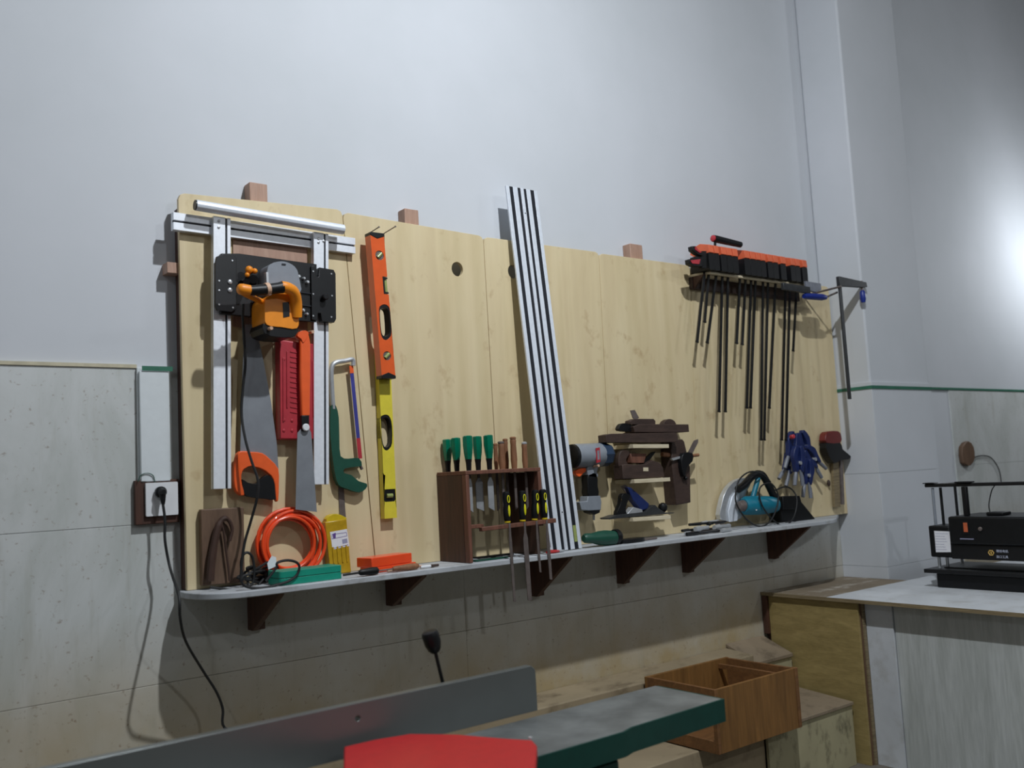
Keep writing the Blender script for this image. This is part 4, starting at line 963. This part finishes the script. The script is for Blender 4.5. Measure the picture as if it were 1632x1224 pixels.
# the clamp lying on top, black grip with orange end, and pads at the left end
tc_ = thing('quick_clamp', (3.8, -.2, zL + .1), 'thick black clamp grip with orange end lying above the other clamps', 'clamp')
a, b = PY(1137, 380, -.215), PY(1180, 390, -.215); a.z = max(a.z, zL + .160); b.z = max(b.z, zL + .148)
obj('grip', MB().lathe(a, b - a, [(0, .018), (.02, .0195), ((b - a).length * .5, .018), ((b - a).length, .016)], 14), 'black', tc_)
obj('end_button', MB().lathe(a, a - b, [(0, .0165), (.006, .0165), (.009, .012)], 14), 'red', tc_, label='orange red end of the grip')
obj('stem', MB().bar((a.x + .012, a.z), (a.x + .004, zL + .090), -.006, .006, -.212, -.219), 'blackm', tc_)
qc = thing('jaw_clamp', (3.66, -.2, zL), 'clamp jaws with reddish pads sticking out left of the clamp row', 'clamp')
for pp_, mm in ((((1103, 392), (1109, 392), (1114, 399), (1121, 402), (1121, 408), (1112, 405), (1104, 399)), 'blackm'), (((1098, 413), (1121, 410), (1121, 425), (1106, 424), (1099, 420)), 'blackm')):
    o = obj('jaw', MB().prism(XZ(pp_, -.215), -.185, -.215), mm, qc, bev=.003)
obj('pad', MB().prism(XZ(((1100, 415), (1116, 413), (1114, 421), (1103, 420)), -.217), -.2155, -.219), 'red', qc)
obj('pad', MB().prism(XZ(((1108, 393), (1112, 398), (1118, 402), (1115, 403), (1108, 398)), -.217), -.2155, -.219), 'red', qc)
obj('bar', MB().prism(XZ(((1119, 400), (1126, 400), (1126, 427), (1119, 427)), -.214), -.19, -.213), 'blackm', qc)
# screw clamps with blue handles
def screw_clamp(name, x0, x1, z, y, zb, label, xs_):
    t_ = thing(name, (x0, y, zb), label, 'clamp', 'screw clamps with blue handles')
    obj('bar', MB().box(x0 - .012, x0 + .012, y - .005, y + .005, zb, z), 'iron', t_, bev=.001)
    obj('arm', MB().prism([(x0 - .014, z), (x1, z - .012), (x1 + .006, z - .040), (x1 - .03, z - .045), (x0 + .02, z - .055), (x0 - .014, z - .06)], y - .011, y + .011), 'iron', t_, bev=.002)
    obj('screw', MB().cyl((xs_, y, z - .005), (xs_, y, z - .075), .006), 'dark_steel', t_)
    obj('handle', MB().lathe((xs_, y, z - .062), (0, 0, -1), [(0, .010), (.01, .016), (.05, .017), (.07, .012)], 12), 'cobalt', t_)
    return t_
pa = PY(1337, 441, -.308)
screw_clamp('screw_clamp', pa.x, PY(1378, 447, -.308).x, pa.z, -.308, PY(1337, 636, -.308).z, 'tall dark screw clamp with blue handle at the right end of the board', PY(1374, 460, -.308).x)
tag(obj('hanging_peg', MB().cyl((pa.x - .02, YB - .0005, pa.z - .07), (pa.x - .02, -.33, pa.z - .062), .006, n=8), 'dark_steel'), 'long steel peg carrying the tall screw clamp at the board end', 'peg') 
fc = thing('screw_clamp', (4.5, -.2, 2.4), 'screw clamp with blue handle lying sideways right of the clamp row', 'clamp', 'screw clamps with blue handles')
a, b = PY(1247, 457, -.235), PY(1290, 464, -.235)
obj('arm', MB().bar((a.x, a.z), (b.x, b.z), -.022, .016, -.225, -.243), 'iron', fc, bev=.002)
a, b = PY(1281, 472, -.235), PY(1316, 474, -.235)
obj('handle', MB().lathe(a, b - a, [(0, .013), (.03, .018), ((b - a).length * .8, .02), ((b - a).length, .013)], 12), 'cobalt', fc)
a, b = PY(1314, 475, -.235), PY(1334, 466, -.235)
obj('screw', MB().cyl(a, b, .006), 'dark_steel', fc)
obj('jaw', MB().prism(XZ(((1284, 448), (1308, 452), (1309, 462), (1300, 466), (1286, 462)), -.24), -.226, -.242), 'grip_grey', fc, bev=.002)

# ================================================================== JOINTER (foreground)
jt = thing('jointer', (1.3, -1.27, 0), 'green and grey jointer in the foreground with a tall fence', 'jointer')
zt = .81
fo = [(-.9, .822), (1.715, .822), (1.715, .932), (1.712, .940), (1.700, .950), (-.9, .950)]
hf = PY(570, 1145, -1.126)
fn = obj('fence', MB().prism(fo, -1.100, -1.126, [circ(hf.x, hf.z, .007, 16)]), 'fence', jt, bev=.0015)
obj('fence_support', MB().box(1.15, 1.55, -1.0995, -1.03, .815, .86), 'mgreen', jt, bev=.004)
to = [(1.1, -1.135), (2.19, -1.135), (2.19, -1.40), (1.80, -1.415), (1.758, -1.43), (1.1, -1.43)]
obj('outfeed_table', MB().prism(to, .798, zt, mp=lambda a, b, d: Vector((a, b, d))), 'table', jt, bev=.001)
tu = [(1.1, -1.137), (2.188, -1.137), (2.188, -1.4008), (1.80, -1.4158), (1.758, -1.4308), (1.1, -1.4308)]
obj('table_casting', MB().prism(tu, .762, .7975, mp=lambda a, b, d: Vector((a, b, d))), 'mgreen', jt, bev=.001)
obj('table_edge', MB().prism([(1.1, -1.4315), (1.758, -1.4315), (1.80, -1.4165), (2.1905, -1.4015), (2.1905, -1.139), (2.1965, -1.139), (2.1965, -1.407), (1.80, -1.422), (1.758, -1.437), (1.1, -1.437)], .745, .8095, mp=lambda a, b, d: Vector((a, b, d))), 'mgreen', jt)
obj('infeed_table', MB().box(-.9, 1.09, -1.43, -1.135, .770, .806), 'table', jt, bev=.001)
obj('infeed_edge', MB().box(-.9, 1.09, -1.437, -1.4305, .74, .806), 'mgreen', jt)
obj('body', MB().box(.5, 1.75, -1.42, -1.14, .5, .7395), 'mgreen', jt, bev=.01)
obj('stand', MB().box(.35, 1.5, -1.44, -1.12, 0.0, .4995), 'mgreen', jt, bev=.01)
ga = [PZ(x, y, .865) for x, y in ((548, 1190), (600, 1178), (655, 1169), (730, 1170), (800, 1176), (848, 1179), (856, 1188), (853, 1225), (835, 1290), (700, 1330), (580, 1300), (547, 1240))]
gpts = [(p_.x, p_.y) for p_ in ga]
gd2 = obj('cutter_guard', MB().prism(gpts, .838, .865, mp=lambda a, b, d: Vector((a, b, d))), 'red2', jt, bev=.004)
p_ = PZ(841, 1175, .866); obj('guard_screw', MB().lathe((p_.x, p_.y - .01, .8652), (0, 0, 1), [(0, .005), (.003, .005), (.004, .003)], 10), 'steel', gd2)
obj('guard_post', MB().cyl((1.3, -1.48, .8105), (1.3, -1.48, .838), .02), 'blackm', jt)
k0, k1 = PY(708, 1085, -1.05), PY(693, 1036, -1.05)
lv = obj('lever', MB().cyl((k0.x + .012, -1.05, .862), k1, .0052, n=10), 'blackm', jt)
dk = (k1 - k0).normalized()
obj('lever_knob', MB().lathe(k1 - dk * .006, dk, [(0, .012), (.008, .018), (.026, .0235), (.05, .0245), (.060, .021), (.063, .012)], 20), 'black', lv)

# ================================================================== OPEN WOODEN CRATE ON THE STEP
ct = thing('wooden_crate', (3.34, -.4, .3), 'open brown wooden crate standing on the lower step', 'crate')
X0, X1, Y0, Y1, Z0, Z1 = 3.062, 3.625, -.612, -.205, .303, .565
T_ = .016
# long sides are full panels, the short left side only has a top and a bottom rail
obj('front_panel', MB().box(X0 + .018, X1 - .018, Y0, Y0 + T_, Z0, Z1 - .001), 'crate', ct, bev=.001)
obj('front_stile', MB().box(X1 - .0175, X1 + .004, Y0 - .002, Y0 + T_ + .01, Z0, Z1), 'crate_h', ct, bev=.001)
obj('front_stile', MB().box(X0, X0 + .0175, Y0, Y0 + T_ + .004, Z0, Z1 - .0005), 'crate_h', ct, bev=.001)
obj('back_panel', MB().box(X0, X1, Y1 - T_, Y1, Z0, Z1), 'crate', ct, bev=.001)
obj('top_rail', MB().box(X0, X0 + T_, Y0 + T_ + .0045, Y1 - T_ - .0005, Z1 - .045, Z1), 'crate_h', ct, bev=.001)
obj('bottom_rail', MB().box(X0, X0 + T_, Y0 + T_ + .0045, Y1 - T_ - .0005, Z0, Z0 + .05), 'crate_h', ct, bev=.001)
obj('right_panel', MB().box(X1 - T_, X1, Y0 + T_ + .0105, Y1 - T_ - .0005, Z0, Z1 - .002), 'crate_h', ct, bev=.001)
obj('inner_rail', MB().box(X1 - .08, X1 - .06, Y0 + T_ + .0005, Y1 - T_ - .0005, Z1 - .04, Z1 - .02), 'crate_h', ct)
obj('bottom', MB().box(X0 + T_ + .0005, X1 - T_ - .0005, Y0 + T_ + .0110, Y1 - T_ - .0005, Z0, Z0 + .008), 'crate_h', ct)

# ================================================================== WORKBENCH / CABINET
cb = thing('workbench', (4.6, -.9, 0), 'pale workbench cabinet along the right with a white worktop', 'workbench')
XW = 4.172; ZB = .800
obj('brown_top', MB().box(XW, XC - .012, -.418, -.012, ZB - .018, ZB - .0012), 'bench_brown', cb, bev=.001, label='brown dusty part of the top next to the wall')
obj('worktop', MB().box(XW, 6.2, -2.6, -.4185, ZB - .018, ZB), 'bench_white', cb, bev=.001)
obj('top_edge', MB().box(XW - .002, XW - .0003, -2.6, -.0125, ZB - .0185, ZB - .0005), 'ply_edge', cb)
pe = [PX(x, y, 4.2) for x, y in ((1232, 952), (1380, 966))]
obj('ply_side', MB().box(4.19, 4.204, -.580, -.045, 0.0, ZB - .0195), 'cab_ply', cb, bev=.001)
obj('corner_batten', MB().box(4.172, 4.1895, -.045, -.015, .58, ZB - .0195), 'brown', cb, bev=.001)
obj('corner_batten', MB().box(4.205, 4.23, -.044, -.015, .0, ZB - .0195), 'brown', cb)
obj('corner_batten', MB().box(4.205, 4.235, -.5835, -.52, .0, ZB - .0195), 'tray', cb)
yl0, yl1 = PX(1381, 1000, 4.235).y, PX(1424, 1000, 4.235).y
obj('ply_edge_strip', MB().box(4.215, 4.235, yl0 + .0005, -.5840, 0, ZB - .0195), 'ply_edge', cb)
obj('leg_panel', MB().box(4.235, 4.25, yl1 + .002, yl0, 0, ZB - .0195), 'bench_white', cb, bev=.001)
obj('side_panel', MB().box(4.245, 4.26, -2.6, yl1 - .001, 0, ZB - .0195), 'cab_white', cb, bev=.001)
obj('front_panel', MB().box(4.262, 6.2, -2.6, -2.585, 0, ZB - .0195), 'cab_white', cb)

# ================================================================== THICKNESS PLANER ON THE BENCH
pm = thing('thickness_planer', (5.0, -.95, ZB), 'black benchtop thickness planer with four posts and a top frame', 'planer')
X = 4.74
xb = X + .34; ya, yb_ = -.665, -1.36
obj('base', MB().box(X + .01, xb, yb_, ya - .03, ZB + .001, ZB + .075), 'black', pm, bev=.006)
bs = obj('feed_table', MB().box(X - .02, xb + .05, yb_ - .02, ya + .02, ZB + .0755, ZB + .096), 'blackm', pm, bev=.003)
obj('bed_plate', MB().box(X + .06, xb - .02, yb_ + .02, ya - .05, ZB + .0965, ZB + .102), 'iron', pm, bev=.001)
z0_, z1_ = PX(1490, 888, X).z, PX(1490, 838, X).z
sd = obj('side_box', MB().box(X, X + .16, -.795, ya - .015, z0_, z1_), 'black', pm, bev=.008)
q_ = [PX(x, y, X) for x, y in ((1489, 846), (1514, 847), (1516, 880), (1492, 880))]
obj('paper_label', MB().prism([(p_.y, p_.z) for p_ in q_], X - .0008, X - .002, mp=lambda a, b, d: Vector((d, a, b))), 'paper', sd)
mb = MB()
for k in range(7):
    y_ = PX(1491, 850 + k * 4.2, X); y2_ = PX(1511 - (k * 5) % 7, 850.5 + k * 4.2, X)
    mb.prism([(y_.y, y_.z), (y2_.y, y2_.z), (y2_.y, y2_.z - .002), (y_.y, y_.z - .002)], X - .0021, X - .0024, mp=lambda a, b, d: Vector((d, a, b)))
obj('label_print', mb, 'gprint', sd)
zu = PX(1540, 823, X).z; zm = PX(1560, 868, X).z
hs2 = obj('motor_housing', MB().box(X - .02, xb - .02, yb_, -.80, zm, zu), 'black', pm, bev=.010)
hs3 = obj('cutter_housing', MB().box(X - .006, xb - .03, yb_, -.7955, z0_ - .004, zm - .0005), 'blackm', pm, bev=.004)
def facebox(px0, py0, px1, py1, xx, d, name, mt_, par):
    p_, q2_ = PX(px0, py0, xx), PX(px1, py1, xx)
    return obj(name, MB().box(xx - d, xx - .0003, q2_.y, p_.y, q2_.z, p_.z), mt_, par, bev=.001)
sw = facebox(1533, 831, 1545, 851, X - .02, .004, 'switch_frame', 'blackm', hs2)
facebox(1535, 833, 1543, 848, X - .0245, .003, 'switch_rocker', 'switchred', hs2)
c = PX(1563, 843, X - .02); obj('dial', MB().lathe((X - .0203, c.y, c.z), (-1, 0, 0), [(0, .010), (.008, .010), (.010, .007)], 14), 'dark_steel', hs2)
facebox(1530, 858, 1552, 860, X - .02, .001, 'lettering_strip', 'gprint', hs2)
c = PX(1580, 881, X - .006)
rg = [Vector((X - .0085, c.y + .013 * math.cos(2 * math.pi * k / 6), c.z + .013 * math.sin(2 * math.pi * k / 6))) for k in range(7)]
em = obj('emblem', MB().tube(rg, .0028, 6, 1).box(X - .009, X - .0063, c.y - .003, c.y + .003, c.z - .006, c.z + .006), 'badge', hs3)
def text(s_, px_, py_, size, par):
    cu = bpy.data.curves.new('t', 'FONT'); cu.body = s_; cu.size = size; cu.extrude = .0004; cu.align_x = 'LEFT'
    to_ = bpy.data.objects.new('t', cu); me = bpy.data.meshes.new_from_object(to_)
    bpy.data.objects.remove(to_)
    p_ = PX(px_, py_, X - .0075)
    mt_ = Matrix(((0, 0, -1, p_.x), (-1, 0, 0, p_.y), (0, 1, 0, p_.z), (0, 0, 0, 1)))
    me.transform(mt_); me.transform(Matrix.Translation(-wloc(par))); me.materials.append(M['lettering']); me.name = 'lettering'
    o = bpy.data.objects.new('lettering', me); C.objects.link(o); o.parent = par; return o
text('精锐电机', 1588, 880, .0145, hs3)
text('進口工具', 1588, 889, .0145, hs3)
# posts
zt_ = PX(1500, 776, X + .05).z
for x_, y_, r in ((X + .045, -.700, .008), (X + .085, -.722, .008), (xb - .06, -.700, .008)):
    obj('post', MB().cyl((x_, y_, ZB + .0965), (x_, y_, z0_ - .0005), r, n=12), 'steel', pm)
    obj('post', MB().cyl((x_, y_, z1_ + .0005), (x_, y_, zt_ - .004), r * .9, n=12), 'grey_tool' if x_ < X + .06 else 'blackm', pm)
obj('post', MB().box(X + .03, X + .055, -.885, -.860, zu + .0005, zt_ - .001), 'blackm', pm, bev=.003)
obj('post', MB().box(X + .03, X + .055, -1.30, -1.275, zu + .0005, zt_ - .001), 'blackm', pm, bev=.003)
obj('top_frame', MB().box(X + .03, X + .055, -1.31, -.665, zt_, zt_ + .018).box(X + .0555, xb - .03, -.715, -.69, zt_, zt_ + .016), 'blackm', pm, bev=.004)
obj('top_grip', MB().box(X + .015, X + .07, -.915, -.835, zt_ + .0185, zt_ + .026).box(X + .02, X + .075, -.72, -.66, zt_ + .0185, zt_ + .024), 'black', pm, bev=.003)
obj('wire', MB().tube([Vector((X + .1, -1.0, zt_)), Vector((X + .09, -.985, zt_ - .03)), Vector((X + .08, -.97, zu + .05)), Vector((X + .08, -.975, zu + .004))], .003, 6, 4), 'rubber', pm)
obj('housing_knob', MB().box(X + .05, X + .14, -1.05, -.965, zu + .0005, zu + .018), 'black', pm, bev=.005)

# ================================================================== BEYOND THE PILLAR
p_ = PY(1547, 740, 0)
wh = thing('wall_brush', (p_.x, 0, p_.z), 'small brown brush with thin wire hanging on the far right wall', 'brush')
h0, h1 = PY(1540, 710, -.03), PY(1542, 738, -.03)
obj('brush_head', MB().prism(soft(XZ(((1532, 712), (1542, 703), (1550, 712), (1552, 730), (1545, 742), (1534, 738)), -.03), 2), -.0095, -.04), 'tray', wh, bev=.006)
obj('wire', MB().tube(T(((1550, 730), (1565, 726), (1580, 730), (1592, 748), (1596, 770)), -.02), .004, 6, 4), 'rubber', wh)
